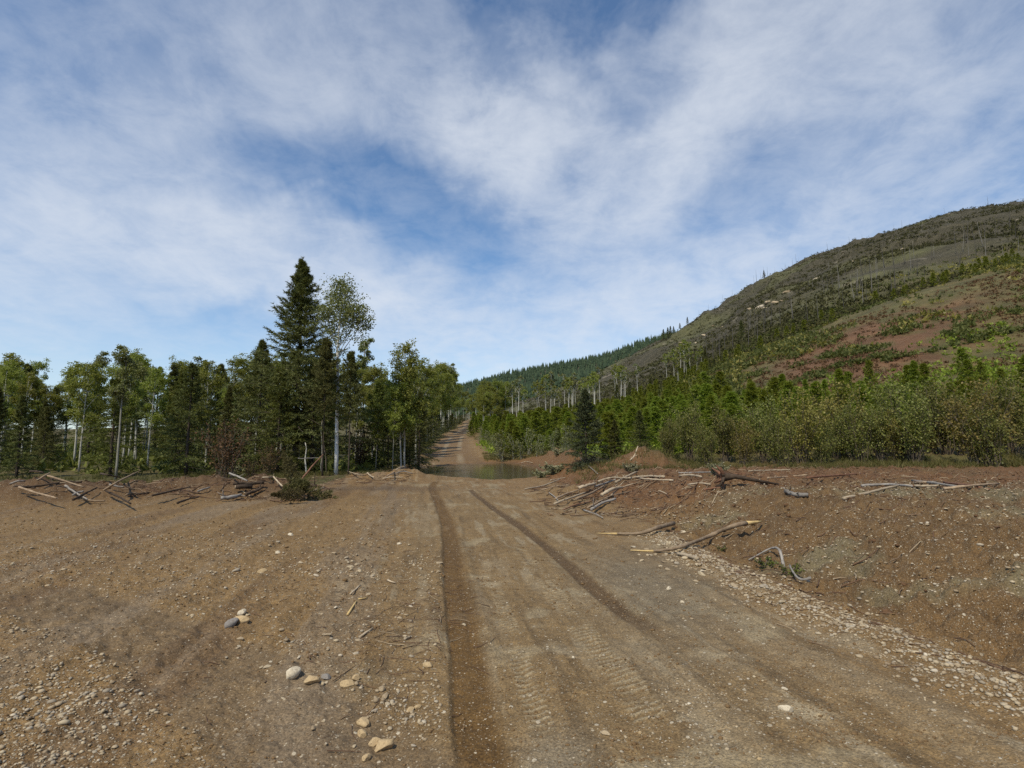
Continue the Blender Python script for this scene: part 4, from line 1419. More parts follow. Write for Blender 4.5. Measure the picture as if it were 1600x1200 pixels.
# scrub that nobody could count on the hill
def scrub(name, n, pxr, yr, size, mat, seed, cond=None, leaves=13):
    r_ = np.random.default_rng(seed)
    y = np.exp(r_.uniform(math.log(yr[0]), math.log(yr[1]), n))
    x = (r_.uniform(pxr[0], pxr[1], n) - CX) / F * y / 1.005
    keep = fbm(x / 26, y / 40, 4, seed) + r_.uniform(-0.2, 0.2, n) > -0.02
    if cond:
        keep &= cond(x, y)
    x, y = x[keep], y[keep]
    z = fields(x, y)['h']
    n = len(x)
    s = size * r_.uniform(0.5, 1.5, n)
    P = np.stack([x, y, z], 1)[:, None, :] + r_.normal(0, 1, (n, leaves, 3)) * (s[:, None, None] * np.array([0.5, 0.5, 0.22])) + np.array([0, 0, 0.35]) * s[:, None, None]
    D = unit(r_.normal(size=(n, leaves, 3)) + np.array([0, 0, 0.8]))
    V, T = tri_leaves(r_, P.reshape(-1, 3), D.reshape(-1, 3), size * 0.75, size * 0.5)
    return obj(name, mesh(name, V, T, None, mat))

tag(scrub('hillside_scrub', 23000, (715, 1700), (140, 560), 1.0, M['scrub'], 401, lambda x, y: np.abs(x - rc(y)) > 3.0, 9), 'low olive scrub covering the burned hill', 'scrub', None, 'stuff')
tag(scrub('slope_shrubbery', 9000, (1000, 1700), (80, 175), 0.7, M['slope'], 402, lambda x, y: ~((x / y > 0.40) & (y > 66) & (y < 114) & (fbm(x / 6, y / 6, 3, 5) < 0.08))), 'green and yellowing shrubs along the lower slope', 'shrubs', None, 'stuff')
tag(scrub('slope_autumn_shrubbery', 700, (1040, 1700), (90, 170), 0.9, M['autumn'], 403, lambda x, y: ~((x / y > 0.40) & (y > 66) & (y < 114) & (fbm(x / 6, y / 6, 3, 5) < 0.1))), 'yellow shrubs mixed along the lower slope', 'shrubs', None, 'stuff')
tag(scrub('slope_slash', 6000, (1080, 1700), (66, 125), 0.4, M['dead'], 404), 'brown slash scattered on the stripped red slope', 'slash', None, 'stuff')
tag(scrub('forest_undergrowth', 2600, (-80, 712), (29.5, 75), 0.5, M['spruce_light'], 405, lambda x, y: (x < rc(y) - np.where(y > 46, 3.4, 4.2)) & (pud_sd(x, y) < -1.0) & ~((x < -4) & (y < 29))), 'undergrowth on the forest floor behind the tall spruce', 'undergrowth', None, 'stuff')
tag(scrub('plantation_undergrowth', 5000, (736, 1600), (31, 85), 0.55, M['pine'], 406, lambda x, y: (x > rc(y) + np.where(y > 50, 3.6, 8.8)) & (x > np.where(y < 54, 5.2, -99))), 'low growth at the foot of the plantation', 'undergrowth', None, 'stuff')

# far forested hill
def far_forest():
    r_ = np.random.default_rng(501)
    n = 5200
    y = r_.uniform(820, 1420, n)
    px = r_.uniform(560, 1120, n)
    x = (px - CX) / F * y / 1.005
    y2 = r_.uniform(560, 820, 900)
    x2 = (r_.uniform(640, 960, 900) - CX) / F * y2 / 1.005
    x, y = np.concatenate([x, x2]), np.concatenate([y, y2])
    z = fields(x, y)['h']
    n = len(x)
    h = r_.uniform(9, 19, n)
    Vs, Ts = [], []
    base = 0
    sides = 6
    th = np.linspace(0, 2 * PI, sides, endpoint=False)
    for lv, (z0, z1, r0) in enumerate(((0.02, 0.55, 0.19), (0.30, 0.80, 0.14), (0.58, 1.0, 0.085))):
        jit = r_.uniform(0.65, 1.25, (n, sides))
        ring = np.stack([np.cos(th)[None] * r0 * jit, np.sin(th)[None] * r0 * jit, np.full((n, sides), z0) + r_.uniform(-0.05, 0.05, (n, sides))], -1) * h[:, None, None]
        apex = np.stack([np.zeros(n), np.zeros(n), z1 * h], -1)[:, None, :]
        V = np.concatenate([ring, apex], 1) + np.stack([x, y, z - 0.5], -1)[:, None, :]
        i = np.arange(n)[:, None] * (sides + 1)
        k = np.arange(sides)[None]
        T = np.stack([i + k, i + (k + 1) % sides, i + sides + 0 * k], -1).reshape(-1, 3) + base
        Vs.append(V.reshape(-1, 3))
        Ts.append(T)
        base += n * (sides + 1)
    o = obj('distant_forest', mesh('distant_forest', np.vstack(Vs), np.vstack(Ts), None, M['far']))
    tag(o, 'dark conifer forest covering the far hill', 'forest', None, 'stuff')

far_forest()

# grass at the forest and bush edges
def grass():
    r_ = np.random.default_rng(601)
    spots = []
    for n, (pxa, pxb), (ya, yb) in ((2600, (440, 700), (28.6, 34)), (2600, (300, 480), (21.5, 30)), (2600, (900, 1650), (22.5, 27)), (1500, (740, 880), (49, 56)), (1200, (-50, 330), (19, 28)), (900, (560, 670), (27.8, 31)), (700, (700, 745), (46, 100))):
        y = r_.uniform(ya, yb, n)
        x = (r_.uniform(pxa, pxb, n) - CX) / F * y / 1.005
        k = (np.abs(x - rc(y)) > 3.0) & (fbm(x * 0.5, y * 0.5, 3, 33) + r_.uniform(-0.15, 0.15, n) > -0.03) & (pud_sd(x, y) < -1.2)
        spots.append(np.stack([x[k], y[k]], 1))
    xy = np.vstack(spots)
    z = fields(xy[:, 0], xy[:, 1])['h']
    P = np.column_stack([xy, z])
    P = np.repeat(P, 9, 0) + r_.normal(0, 0.09, (len(P) * 9, 3)) * np.array([1, 1, 0])
    D = unit(r_.normal(0, 0.45, P.shape) + np.array([0, 0, 1.0]))
    V, T = tri_leaves(r_, P - np.array([0, 0, 0.02]), D, 0.24, 0.022)
    tag(obj('grass', mesh('grass', V, T, None, M['grass'])), 'dry olive grass along the forest edge and the shrub row', 'grass', None, 'stuff')

grass()
# ------------------------------------------------------------------ stones
def ico(sub):
    t = (1 + 5 ** 0.5) / 2
    V = unit(np.array([(-1, t, 0), (1, t, 0), (-1, -t, 0), (1, -t, 0), (0, -1, t), (0, 1, t), (0, -1, -t), (0, 1, -t), (t, 0, -1), (t, 0, 1), (-t, 0, -1), (-t, 0, 1)], float))
    T = [(0, 11, 5), (0, 5, 1), (0, 1, 7), (0, 7, 10), (0, 10, 11), (1, 5, 9), (5, 11, 4), (11, 10, 2), (10, 7, 6), (7, 1, 8), (3, 9, 4), (3, 4, 2), (3, 2, 6), (3, 6, 8), (3, 8, 9), (4, 9, 5), (2, 4, 11), (6, 2, 10), (8, 6, 7), (9, 8, 1)]
    for _ in range(sub):
        V = list(map(tuple, V))
        c, T2 = {}, []

        def mid(a, b):
            k = (min(a, b), max(a, b))
            if k not in c:
                q = unit((np.array(V[a]) + np.array(V[b])) / 2)
                V.append(tuple(q))
                c[k] = len(V) - 1
            return c[k]
        for a, b, d in T:
            x, y, z = mid(a, b), mid(b, d), mid(d, a)
            T2 += [(a, x, z), (b, y, x), (d, z, y), (x, y, z)]
        T = T2
        V = np.array(V)
    return np.array(V), np.array(T)


def stone_shape(rg, sub, cuts=7, lo=0.50):
    V, T = ico(sub)
    V = V.copy()
    for _ in range(cuts):                      # knock flat facets off
        n = unit(rg.normal(size=3))
        d = rg.uniform(lo, lo + 0.30)
        s = V @ n
        k = s > d
        V[k] -= (s[k] - d)[:, None] * n * 0.95
    V *= 1 + 0.018 * rg.normal(size=(len(V), 1))
    V *= np.array([1.0, rg.uniform(0.65, 0.9), rg.uniform(0.45, 0.72)])
    return V, T


rgs = np.random.default_rng(700)
hero_stones = [mesh('stone', *stone_shape(rgs, 3, 12, 0.64), None, M['stone'], True) for _ in range(6)]
mid_stones = [mesh('stone', *stone_shape(rgs, 2, 8), None, M['stone'], True) for _ in range(8)]


def tint_stone(name, cols):
    m = M['stone'].copy()
    m.name = name
    for n in m.node_tree.nodes:
        if n.type == 'VALTORGB' and len(n.color_ramp.elements) == 5:
            for e, c in zip(n.color_ramp.elements, cols):
                e.color = (*c, 1)
    return m


tan = tint_stone('tan_stone', [(0.50, 0.38, 0.22)] * 5)
white = tint_stone('white_stone', [(0.62, 0.55, 0.42)] * 5)
blue_g = tint_stone('blue_grey_stone', [(0.26, 0.245, 0.23)] * 5)


def place_stone(px, py, size_px, me, label, name='stone', mat=None, group=None, stretch=1.0, rz=None, sink=0.36):
    g = ground(px, py)
    dist = math.sqrt(g.x ** 2 + g.y ** 2 + CAMZ ** 2)
    r_ = size_px * 0.86 / 2 / F * dist
    if mat is not None:
        me = me.copy()
        me.materials.clear()
        me.materials.append(mat)
    o = obj(name, me, None, (g.x, g.y, g.z + r_ * (0.55 - sink)), (rgs.normal(0, 0.15), rgs.normal(0, 0.15), rgs.uniform(0, 6.28) if rz is None else rz), (r_ * stretch, r_, r_))
    return tag(o, label, 'stone', group)


for k, (px, py, s, mat, lab, stt) in enumerate([
        (599, 1168, 34, tan, 'largest tan boulder, cracked and sitting at the bottom edge of the gravel', 1.0),
        (585, 1163, 22, tan, 'angular tan rock touching the largest boulder', 1.0),
        (573, 1186, 18, tan, 'pale rock just below the largest boulder', 1.0),
        (567, 1132, 26, tan, 'elongated pale rock above the largest boulder', 1.25),
        (566, 1149, 18, tan, 'flat pale rock between the elongated rock and the largest boulder', 1.1),
        (457, 1056, 26, white, 'white rock nearest the smooth wheel track', 1.1),
        (487, 1066, 26, tan, 'broken tan rock beside the white rock', 1.0),
        (509, 1060, 17, blue_g, 'blue-grey cobble beside the broken tan rock', 1.1),
        (543, 1071, 19, tan, 'oblong pale rock a step from the blue-grey cobble', 1.3),
        (669, 1042, 19, tan, 'tan rock alone near the deep wheel rut', 1.0),
        (556, 1061, 16, tan, 'tan rock between the oblong rock and the small cluster', 1.0),
        (597, 1078, 14, None, 'upper pebble of the pale pair in the gravel', 1.0),
        (602, 1089, 13, None, 'lower pebble of the pale pair in the gravel', 1.2),
        (641, 1111, 15, tan, 'first of two rocks touching near the rut', 1.0),
        (653, 1107, 14, tan, 'second of two rocks touching near the rut, closer to the rut', 1.0),
        (378, 959, 18, white, 'pale rock on top of the little stone group at the edge of the photo', 1.2),
        (376, 973, 24, tan, 'broad flat rock in the little stone group at the edge of the photo', 1.3),
        (361, 977, 20, blue_g, 'grey rock under the flat rock of the little stone group', 1.2),
        (434, 865, 12, white, 'pale cobble standing alone on the graded strip', 1.0),
        (454, 837, 11, white, 'pale flat cobble lying farther along the graded strip', 1.5),
        (410, 894, 13, tan, 'tan cobble on the ridge of the graded strip', 1.3),
        (624, 851, 10, white, 'pale stone beside the upper gravel streak', 1.1),
        (1045, 921, 11, white, 'white stone on the grey side of the lane', 1.1),
        (1228, 1109, 15, white, 'flat white stone at the outer edge of the lane', 1.5),
        (1226, 1077, 9, white, 'small white stone above the flat white stone', 1.1),
        (946, 1147, 13, None, 'pale oblong stone pressed in the lane', 1.4),
        (1066, 942, 8, white, 'small white stone of the outer lane pair', 1.0),
        (1187, 1187, 8, tan, 'small tan stone near the bottom of the lane', 1.0),
        (1000, 1146, 8, tan, 'round tan pebble between the tread marks', 1.0),
        (896, 1028, 7, white, 'tiny white pebble beside the tread marks', 1.0),
        (725, 977, 9, None, 'pale pebble in the bed of the deep rut', 1.2),
        (1067, 834, 10, white, 'white stone between the two long poles', 1.2)]):
    place_stone(px, py, s, hero_stones[k % 6], lab, mat=mat, stretch=stt)

# countable stones of the gravel
zones = [  # n, px range, py range, size range, label, group
    (95, (352, 690), (860, 1195), (5, 11), 'small pale stone scattered in the gravel beside the deep wheel rut', 'stones in the gravel beside the rut'),
    (18, (530, 585), (872, 905), (6, 12), 'stone in the small heap of stones on the graded strip', 'stones of the small heap'),
    (70, (0, 0), (0, 0), (6, 13), 'pale stone in the windrow along the outer edge of the lane', 'stones of the windrow along the lane'),
    (36, (1050, 1250), (785, 865), (4, 7), 'pale stone on the bank above the long poles', 'stones on the bank'),
    (22, (1030, 1250), (900, 1000), (4, 8), 'pale stone on the packed lane below the windrow', 'stones on the packed lane'),
    (24, (352, 660), (790, 870), (4, 8), 'pale stone on the graded strip', 'stones on the graded strip'),
]
for n, pr, yr, sr, lab, grp in zones:
    for _ in range(n):
        if pr == (0, 0):
            t = rgs.uniform(0, 1) ** 0.8
            px = 985 + 265 * t + rgs.normal(0, 9)
            py = 855 + 92 * t + rgs.normal(0, 7 + 8 * t)
        else:
            px, py = rgs.uniform(*pr), rgs.uniform(*yr)
        if 690 < px < 735 + (py - 850) * 0.12 and py > 800:
            continue
        if py > 1050 + (px - 350) * 0.72 and px < 640:
            continue
        place_stone(px, py, sr[0] + (sr[1] - sr[0]) * rgs.uniform() ** 2.2, mid_stones[rgs.integers(0, 8)], lab, group=grp, stretch=rgs.uniform(0.9, 1.5))


def gravel_layer():
    r_ = np.random.default_rng(800)
    V0 = [stone_shape(r_, 0, 3) for _ in range(6)]
    pts = []

    def put(n, pr, yr, sr, dens=None):
        # spread by sight lines so that near ground gets the finer stones
        a = pixdir(0, 0)
        px, py = r_.uniform(pr[0], pr[1], n), r_.uniform(yr[0], yr[1], n)
        u, v = (px - CX) / F, (CY - py) / F
        s, c = math.sin(PITCH), math.cos(PITCH)
        dz, dy = s + v * c, c - v * s
        t = -CAMZ / dz
        x, y = u * t, dy * t
        k = np.ones(n, bool)
        if dens is not None:
            k = r_.uniform(0, 1, n) < dens(x, y)
        x, y = x[k], y[k]
        sz = r_.uniform(sr[0], sr[1], k.sum()) * (0.4 + 0.6 * r_.uniform(0, 1, k.sum()) ** 2)
        pts.append(np.stack([x, y, sz], 1))

    def clumpy(x, y):
        return np.clip(0.35 + 2.4 * fbm(x * 1.1, y * 1.1, 4, 811), 0.04, 1)
    put(2600, (-20, 690), (830, 1215), (0.018, 0.036), lambda x, y: clumpy(x, y) * 0.7 * (1 - fields(x, y)['cross']) * (1 - fields(x, y)['rutL']))
    put(12000, (-20, 690), (840, 1215), (0.008, 0.024), lambda x, y: clumpy(x, y) * (1 - fields(x, y)['cross']) * (1 - fields(x, y)['rutL']))
    put(5000, (-20, 690), (770, 900), (0.012, 0.030), lambda x, y: clumpy(x, y) * 0.6)
    put(9000, (690, 1640), (840, 1215), (0.005, 0.016), lambda x, y: clumpy(x, y) ** 1.7 * 0.7 * (1 - fields(x, y)['rutR']) * (1 - fields(x, y)['rutL']) * (EDGE(y) + 0.3 > x))
    put(1500, (528, 588), (868, 908), (0.012, 0.030), lambda x, y: np.exp(-(((x - MOUNDS[-2][0]) / 0.33) ** 2 + ((y - 6.9) / 0.4) ** 2)))
    # windrow
    n = 4200
    y = 2.8 + 7.5 * r_.uniform(0, 1, n) ** 1.3
    x = EDGE(y) + r_.normal(0.05, 0.20, n)
    pts.append(np.stack([x, y, r_.uniform(0.010, 0.032, n) * (0.4 + 0.6 * r_.uniform(0, 1, n) ** 2)], 1))
    # bank
    n = 9000
    y = r_.uniform(5.0, 14.0, n)
    x = EDGE(y) + 0.5 + r_.uniform(0, 9.0, n)
    k = r_.uniform(0, 1, n) < np.clip(0.3 + 3 * fbm(x * 0.8, y * 0.8, 4, 83), 0.02, 1)
    pts.append(np.stack([x[k], y[k], r_.uniform(0.010, 0.030, k.sum())], 1))
    A = np.vstack(pts)
    z = fields(A[:, 0], A[:, 1])['h']
    Vs, Ts, b = [], [], 0
    which = r_.integers(0, 6, len(A))
    for q in range(6):
        m = which == q
        V, T = V0[q]
        n = m.sum()
        an = r_.uniform(0, 6.28, n)
        c, s = np.cos(an), np.sin(an)
        W = V[None] * A[m, 2][:, None, None] * r_.uniform(0.8, 1.3, (n, 1, 3))
        X = W[..., 0] * c[:, None] - W[..., 1] * s[:, None] + A[m, 0][:, None]
        Y = W[..., 0] * s[:, None] + W[..., 1] * c[:, None] + A[m, 1][:, None]
        Z = W[..., 2] + (z[m] + A[m, 2] * 0.22)[:, None]
        Vs.append(np.stack([X, Y, Z], -1).reshape(-1, 3))
        Ts.append((T[None] + (np.arange(n) * len(V))[:, None, None]).reshape(-1, 3) + b)
        b += n * len(V)
    o = obj('gravel', mesh('gravel', np.vstack(Vs), np.vstack(Ts), None, M['stone'], True))
    tag(o, 'fine pale gravel strewn over the dirt', 'gravel', None, 'stuff')


gravel_layer()


def clod_layer():
    r_ = np.random.default_rng(820)
    V0 = [stone_shape(r_, 0, 4) for _ in range(5)]
    n = 26000
    px, py = r_.uniform(-20, 1620, n), 770 + 440 * r_.uniform(0, 1, n) ** 0.8
    u, v = (px - CX) / F, (CY - py) / F
    s, c = math.sin(PITCH), math.cos(PITCH)
    t = -CAMZ / (s + v * c)
    x, y = u * t, (c - v * s) * t
    f = fields(x, y)
    k = r_.uniform(0, 1, n) < np.clip(0.25 + 1.6 * fbm(x * 1.7, y * 1.7, 4, 823) + 0.45 * f['leftz'] + 0.4 * sst(0.2, 0.8, f['e']), 0.05, 1) * (1 - 0.7 * f['cross']) * (1 - 0.6 * f['rutL'])
    x, y, z = x[k], y[k], f['h'][k]
    n = len(x)
    sz = r_.uniform(0.005, 0.022, n) * (0.35 + 0.65 * r_.uniform(0, 1, n) ** 2) * np.clip(y / 5, 0.8, 2.2)
    Vs, Ts, b = [], [], 0
    which = r_.integers(0, 5, n)
    for q in range(5):
        m = which == q
        V, T = V0[q]
        k_ = m.sum()
        W = V[None] * sz[m][:, None, None] * r_.uniform(0.6, 1.4, (k_, 1, 3))
        W = W + np.stack([x[m], y[m], z[m] + sz[m] * 0.15], -1)[:, None, :]
        Vs.append(W.reshape(-1, 3))
        Ts.append((T[None] + (np.arange(k_) * len(V))[:, None, None]).reshape(-1, 3) + b)
        b += k_ * len(V)
    tag(obj('soil_dirt_crumbs', mesh('soil_dirt_crumbs', np.vstack(Vs), np.vstack(Ts), None, M['clod'], False)), 'crumbs of loose brown soil over the dirt', 'dirt', None, 'stuff')


clod_layer()


def churned_earth():
    r_ = np.random.default_rng(840)
    V0 = [stone_shape(r_, 0, 5) for _ in range(5)]
    n = 9000
    y = r_.uniform(5.5, 24, n)
    x = EDGE(y) + 0.4 + r_.uniform(0, 1, n) ** 1.2 * 14
    n2 = 2200
    y = np.concatenate([y, r_.uniform(16.5, 21, n2)])
    x = np.concatenate([x, r_.uniform(-16, -6, n2)])
    k = r_.uniform(0, 1, len(x)) < np.clip(0.3 + 2.2 * fbm(x * 0.9, y * 0.9, 4, 843), 0.03, 1)
    x, y = x[k], y[k]
    z = fields(x, y)['h']
    n = len(x)
    sz = r_.uniform(0.012, 0.075, n) * (0.25 + 0.75 * r_.uniform(0, 1, n) ** 3)
    Vs, Ts, b = [], [], 0
    which = r_.integers(0, 5, n)
    for q in range(5):
        m = which == q
        V, T = V0[q]
        k_ = m.sum()
        W = V[None] * sz[m][:, None, None] * r_.uniform(0.6, 1.4, (k_, 1, 3)) + np.stack([x[m], y[m], z[m] + sz[m] * 0.12], -1)[:, None, :]
        Vs.append(W.reshape(-1, 3))
        Ts.append((T[None] + (np.arange(k_) * len(V))[:, None, None]).reshape(-1, 3) + b)
        b += k_ * len(V)
    mt = bark_mat('churned_earth', (0.085, 0.048, 0.024), (0.165, 0.092, 0.046), (30, 30, 30), 0.3)
    tag(obj('churned_dirt', mesh('churned_dirt', np.vstack(Vs), np.vstack(Ts), None, mt, False)), 'churned clods of dark red-brown earth on the bank and along the branch heap', 'dirt', None, 'stuff')


churned_earth()
for px, rr, yy in ((1068, 1.2, 330), (1092, 1.0, 300), (1105, 1.3, 320), (1136, 1.1, 300), (1180, 1.6, 270), (1196, 2.0, 262), (1203, 1.5, 258), (1210, 1.7, 268), (1225, 2.2, 255), (1232, 1.4, 250), (1240, 1.6, 262), (1120, 0.9, 350), (1160, 1.0, 340), (1290, 1.8, 270), (1350, 1.6, 290), (1430, 2.0, 260)):
    x = col_x(px, yy)
    tag(obj('boulder', mid_stones[px % 8], None, (x, yy, H(x, yy) + 0.2), (0.1, 0.2, px), (rr * 1.3, rr, rr)), 'pale boulder bedded in the burned hillside', 'boulder', 'pale boulders on the burned hillside')

# ------------------------------------------------------------------ logs, poles and sticks
rgl = np.random.default_rng(900)


def path_pts(pts, lift, n=5):
    out = []
    for i, (px, py) in enumerate(pts):
        g = ground(px, py)
        l = lift[i] if hasattr(lift, '__len__') else lift
        out.append((g.x, g.y, g.z + l))
    return np.array(smooth_pts(out, n)) if len(out) > 1 else np.array(out)


def wood(name, pts, r0, r1, mat, label, lift=0.02, cat='log', group=None, sides=7, knots=0, peel=None, n=5):
    P = path_pts(pts, lift, n)
    base = P[0].copy()
    P = P - base
    k = len(P)
    P[1:-1] += rgl.normal(0, r0 * 0.10, (k - 2, 3))
    rr = np.linspace(r0, r1, k)
    root = None
    mb = MB()
    a, b = 0, k
    if peel:
        root = obj(name, None, None, base)
        a = int(round(k * peel[0]))
        b = int(round(k * peel[1]))
    mb.tube(P[a:b], rr[a:b] * rgl.uniform(0.88, 1.12, b - a), sides, True, 0.14, rgl)
    for _ in range(knots):
        i = rgl.integers(1, k - 1)
        d = unit(rgl.normal(size=3) + np.array([0, 0, 0.6]))
        ln = r0 * rgl.uniform(2.5, 8)
        mb.tube(np.array([P[i], P[i] + d * ln * 0.6 + rgl.normal(0, r0 * 0.4, 3), P[i] + d * ln]), np.array([r0 * 0.35, r0 * 0.24, r0 * 0.08]), 5, True)
    if peel:
        obj('bark', mb.mesh('bark', mat, True), root)
        for s, t in ((0, a + 1), (b - 1, k)):
            if t - s >= 2:
                q = MB()
                q.tube(P[s:t], rr[s:t] * np.linspace(0.9 if s else 0.45, 0.35 if s else 0.9, t - s), sides, True, 0.1, rgl)
                obj('peeled_end', q.mesh('peeled_end', M['peeled'], True), root)
        return tag(root, label, cat, group)
    return tag(obj(name, mb.mesh(name, mat, True), None, base), label, cat, group)


wood('fallen_pole', [(985, 862), (1030, 864), (1068, 860), (1110, 850), (1150, 839), (1190, 827)], 0.014, 0.042, M['log'], 'long thin pole with yellow peeled ends rising across the bank hollow', [0.02, 0.03, 0.06, 0.13, 0.17, 0.12], 'pole', knots=3, peel=(0.16, 0.90), sides=8)
wood('fallen_pole', [(932, 834), (965, 837), (1000, 838), (1025, 834), (1052, 827)], 0.010, 0.046, M['log'], 'shorter brown pole with a frayed yellow end lying on the road shoulder', [0.01, 0.03, 0.05, 0.09, 0.10], 'pole', knots=3, peel=(0.22, 1.0), sides=8)
wood('dead_root', [(1170, 877), (1190, 870), (1208, 868), (1219, 874), (1225, 890)], 0.009, 0.021, M['log_grey'], 'grey curved root arching over the hollow below the bank', [0.02, 0.05, 0.10, 0.10, 0.02], 'root')
wood('dead_root', [(1234, 888), (1238, 900), (1250, 912), (1268, 912)], 0.010, 0.016, M['log_grey'], 'grey hooked root beside the arching root', [0.05, 0.06, 0.05, 0.05], 'root')
wood('broken_branch', [(1058, 868), (1075, 872), (1090, 877)], 0.020, 0.026, M['log_pale'], 'short pale split branch at the top of the stone windrow', 0.03, 'branch')
# pile beside the road
pile = [
    ([(868, 783), (885, 775), (905, 768)], .05, .035, 'log', .06, 'brown stick at the road end of the log pile'),
    ([(905, 773), (917, 770), (930, 766)], .075, .07, 'log_pale', .20, 'whitest barkless log on the log pile'),
    ([(866, 793), (890, 784), (915, 774)], .045, .035, 'log_pale', .09, 'pale forked stick under the whitest log'),
    ([(900, 789), (925, 778), (945, 766)], .055, .045, 'log', .14, 'brown log leaning across the middle of the pile'),
    ([(918, 798), (935, 789), (950, 783)], .04, .035, 'log', .06, 'thin brown log at the front of the pile'),
    ([(924, 802), (942, 792), (962, 785)], .055, .045, 'log_grey', .09, 'grey log at the front of the pile, nearest the bank'),
    ([(940, 783), (957, 775), (972, 771)], .075, .06, 'log_pale', .15, 'thick pale log on the bank side of the pile'),
    ([(955, 784), (970, 772), (990, 764)], .03, .02, 'log_pale', .16, 'long pale stick sloping up from the thick pale log'),
    ([(935, 763), (955, 758), (981, 759)], .06, .025, 'log_pale', .22, 'pale tapered log on top at the back of the pile'),
    ([(930, 766), (945, 762), (962, 755)], .06, .05, 'log_grey', .12, 'grey log at the back of the pile'),
    ([(925, 766), (932, 757), (938, 750)], .025, .015, 'log', .16, 'short stick poking up from the back of the pile'),
    ([(962, 762), (978, 753), (995, 745)], .07, .05, 'log_pale', .16, 'weathered pale log leading away behind the pile'),
    ([(895, 795), (915, 790), (935, 781)], .03, .02, 'log_dark', .05, 'dark thin stick low in the pile'),
    ([(912, 800), (930, 806), (942, 812)], .03, .02, 'log_grey', .04, 'grey splintered stick at the foot of the pile'),
    ([(880, 800), (900, 792), (925, 786)], .028, .02, 'log_red', .05, 'reddish stick low at the road side of the pile'),
    ([(935, 792), (955, 782), (985, 775)], .03, .02, 'log', .12, 'thin brown stick across the thick pale log'),
]
for pts, a, b, mt, lf, lab in pile:
    wood('log', pts, a * 0.62, b * 0.62, M[mt], lab, lf, 'log', 'logs of the pile beside the road', knots=3)
back = [
    ([(975, 750), (1010, 748), (1038, 748)], .05, .045, 'log_pale', 'long pale log lying behind the log pile'),
    ([(1000, 752), (1025, 752), (1052, 753)], .035, .03, 'log_pale', 'thin pale log lying just in front of the long pale log'),
    ([(1062, 748), (1080, 745), (1096, 748)], .055, .04, 'log_pale', 'bent pale log on the red bark litter'),
    ([(1052, 742), (1082, 741), (1112, 740)], .03, .03, 'log_grey', 'thin grey log at the foot of the willow bushes'),
    ([(820, 766), (850, 760), (875, 752)], .03, .025, 'log_pale', 'pale stick at the far road shoulder, closest to the puddle'),
    ([(845, 768), (868, 762), (890, 760)], .025, .02, 'log', 'brown stick beside the pale stick near the puddle'),
    ([(860, 752), (872, 750), (884, 748)], .025, .02, 'log_pale', 'short pale stick behind the sticks near the puddle'),
    ([(858, 772), (866, 778), (872, 784)], .022, .018, 'log_grey', 'grey stick end pointing at the road shoulder'),
    ([(1075, 760), (1095, 758), (1110, 760)], .03, .025, 'log_pale', 'pale stick on the bench before the stump'),
    ([(1170, 738), (1200, 737), (1235, 736)], .035, .03, 'log_pale', 'straight pale log at the far edge of the bench'),
    ([(1200, 750), (1225, 748), (1262, 744)], .03, .025, 'log', 'brown log half sunk in red litter'),
    ([(1228, 772), (1242, 776), (1262, 778)], .055, .05, 'log_grey', 'thick grey log end at the edge of the bank'),
    ([(1100, 768), (1115, 766), (1125, 765)], .03, .02, 'log_red', 'small reddish stick on the bank'),
    ([(1015, 772), (1030, 770), (1042, 775)], .02, .015, 'log_pale', 'thin curved pale stick behind the pole'),
    ([(1120, 748), (1140, 744), (1165, 742)], .03, .02, 'log_red', 'reddish log behind the stump'),
    ([(906, 716), (918, 728), (934, 742)], .03, .02, 'log_grey', 'grey dead stick leaning at the foot of the blue-green spruce'),
    ([(884, 735), (905, 731), (925, 733)], .04, .03, 'log_dark', 'dark fallen branch under the blue-green spruce'),
    ([(985, 722), (992, 712), (997, 700)], .05, .03, 'log_pale', 'pale stub sticking out of the round earth mound'),
    ([(815, 724), (822, 722), (832, 724)], .04, .03, 'log_pale', 'pale stick on the far red shore of the puddle'),
]
for pts, a, b, mt, lab in back:
    wood('log', pts, a * 0.75, b * 0.75, M[mt], lab, 0.04, 'log', 'logs strewn over the stripped bench', knots=3)
for i in range(8):
    px, py = rgl.uniform(1290, 1640), rgl.uniform(742, 775)
    l = rgl.uniform(15, 45)
    a = rgl.normal(0, 0.15)
    wood('log', [(px - l, py + l * a), (px, py + rgl.normal(0, 1)), (px + l, py - l * a)], .03, .02, M[('log_pale', 'log', 'log_grey', 'log_red')[i % 4]], 'log strewn on the stripped bench past the grey log end', 0.05, 'log', 'logs on the bench past the grey log end')

# upturned stump on the bench
g = ground(1150, 762)
st = obj('tree_stump', None, None, (g.x, g.y, g.z))
mb = MB()
mb.tube(np.array([[-0.25, 0.1, 0.20], [0.0, 0.02, 0.22], [0.35, -0.03, 0.16], [0.95, -0.1, 0.05]]), [0.10, 0.055, 0.04, 0.02], 9, True, 0.25, rgl)
obj('bole', mb.mesh('bole', M['log_dark'], True), st)
for k in range(14):
    a = rgl.uniform(0, 6.28)
    q = MB()
    d = np.array([-0.55, math.cos(a), math.sin(a)]) * rgl.uniform(0.18, 0.34)
    p0 = np.array([-0.22, 0.1, 0.20])
    q.tube(np.array([p0, p0 + d * 0.5, p0 + d + rgl.normal(0, .03, 3)]), [0.06, 0.04, 0.015], 5, True, 0.2, rgl)
    obj('root', q.mesh('root', M['log_dark'] if k % 2 else M['log_red'], True), st)
tag(st, 'overturned stump with dark roots lying on the stripped bench', 'stump')

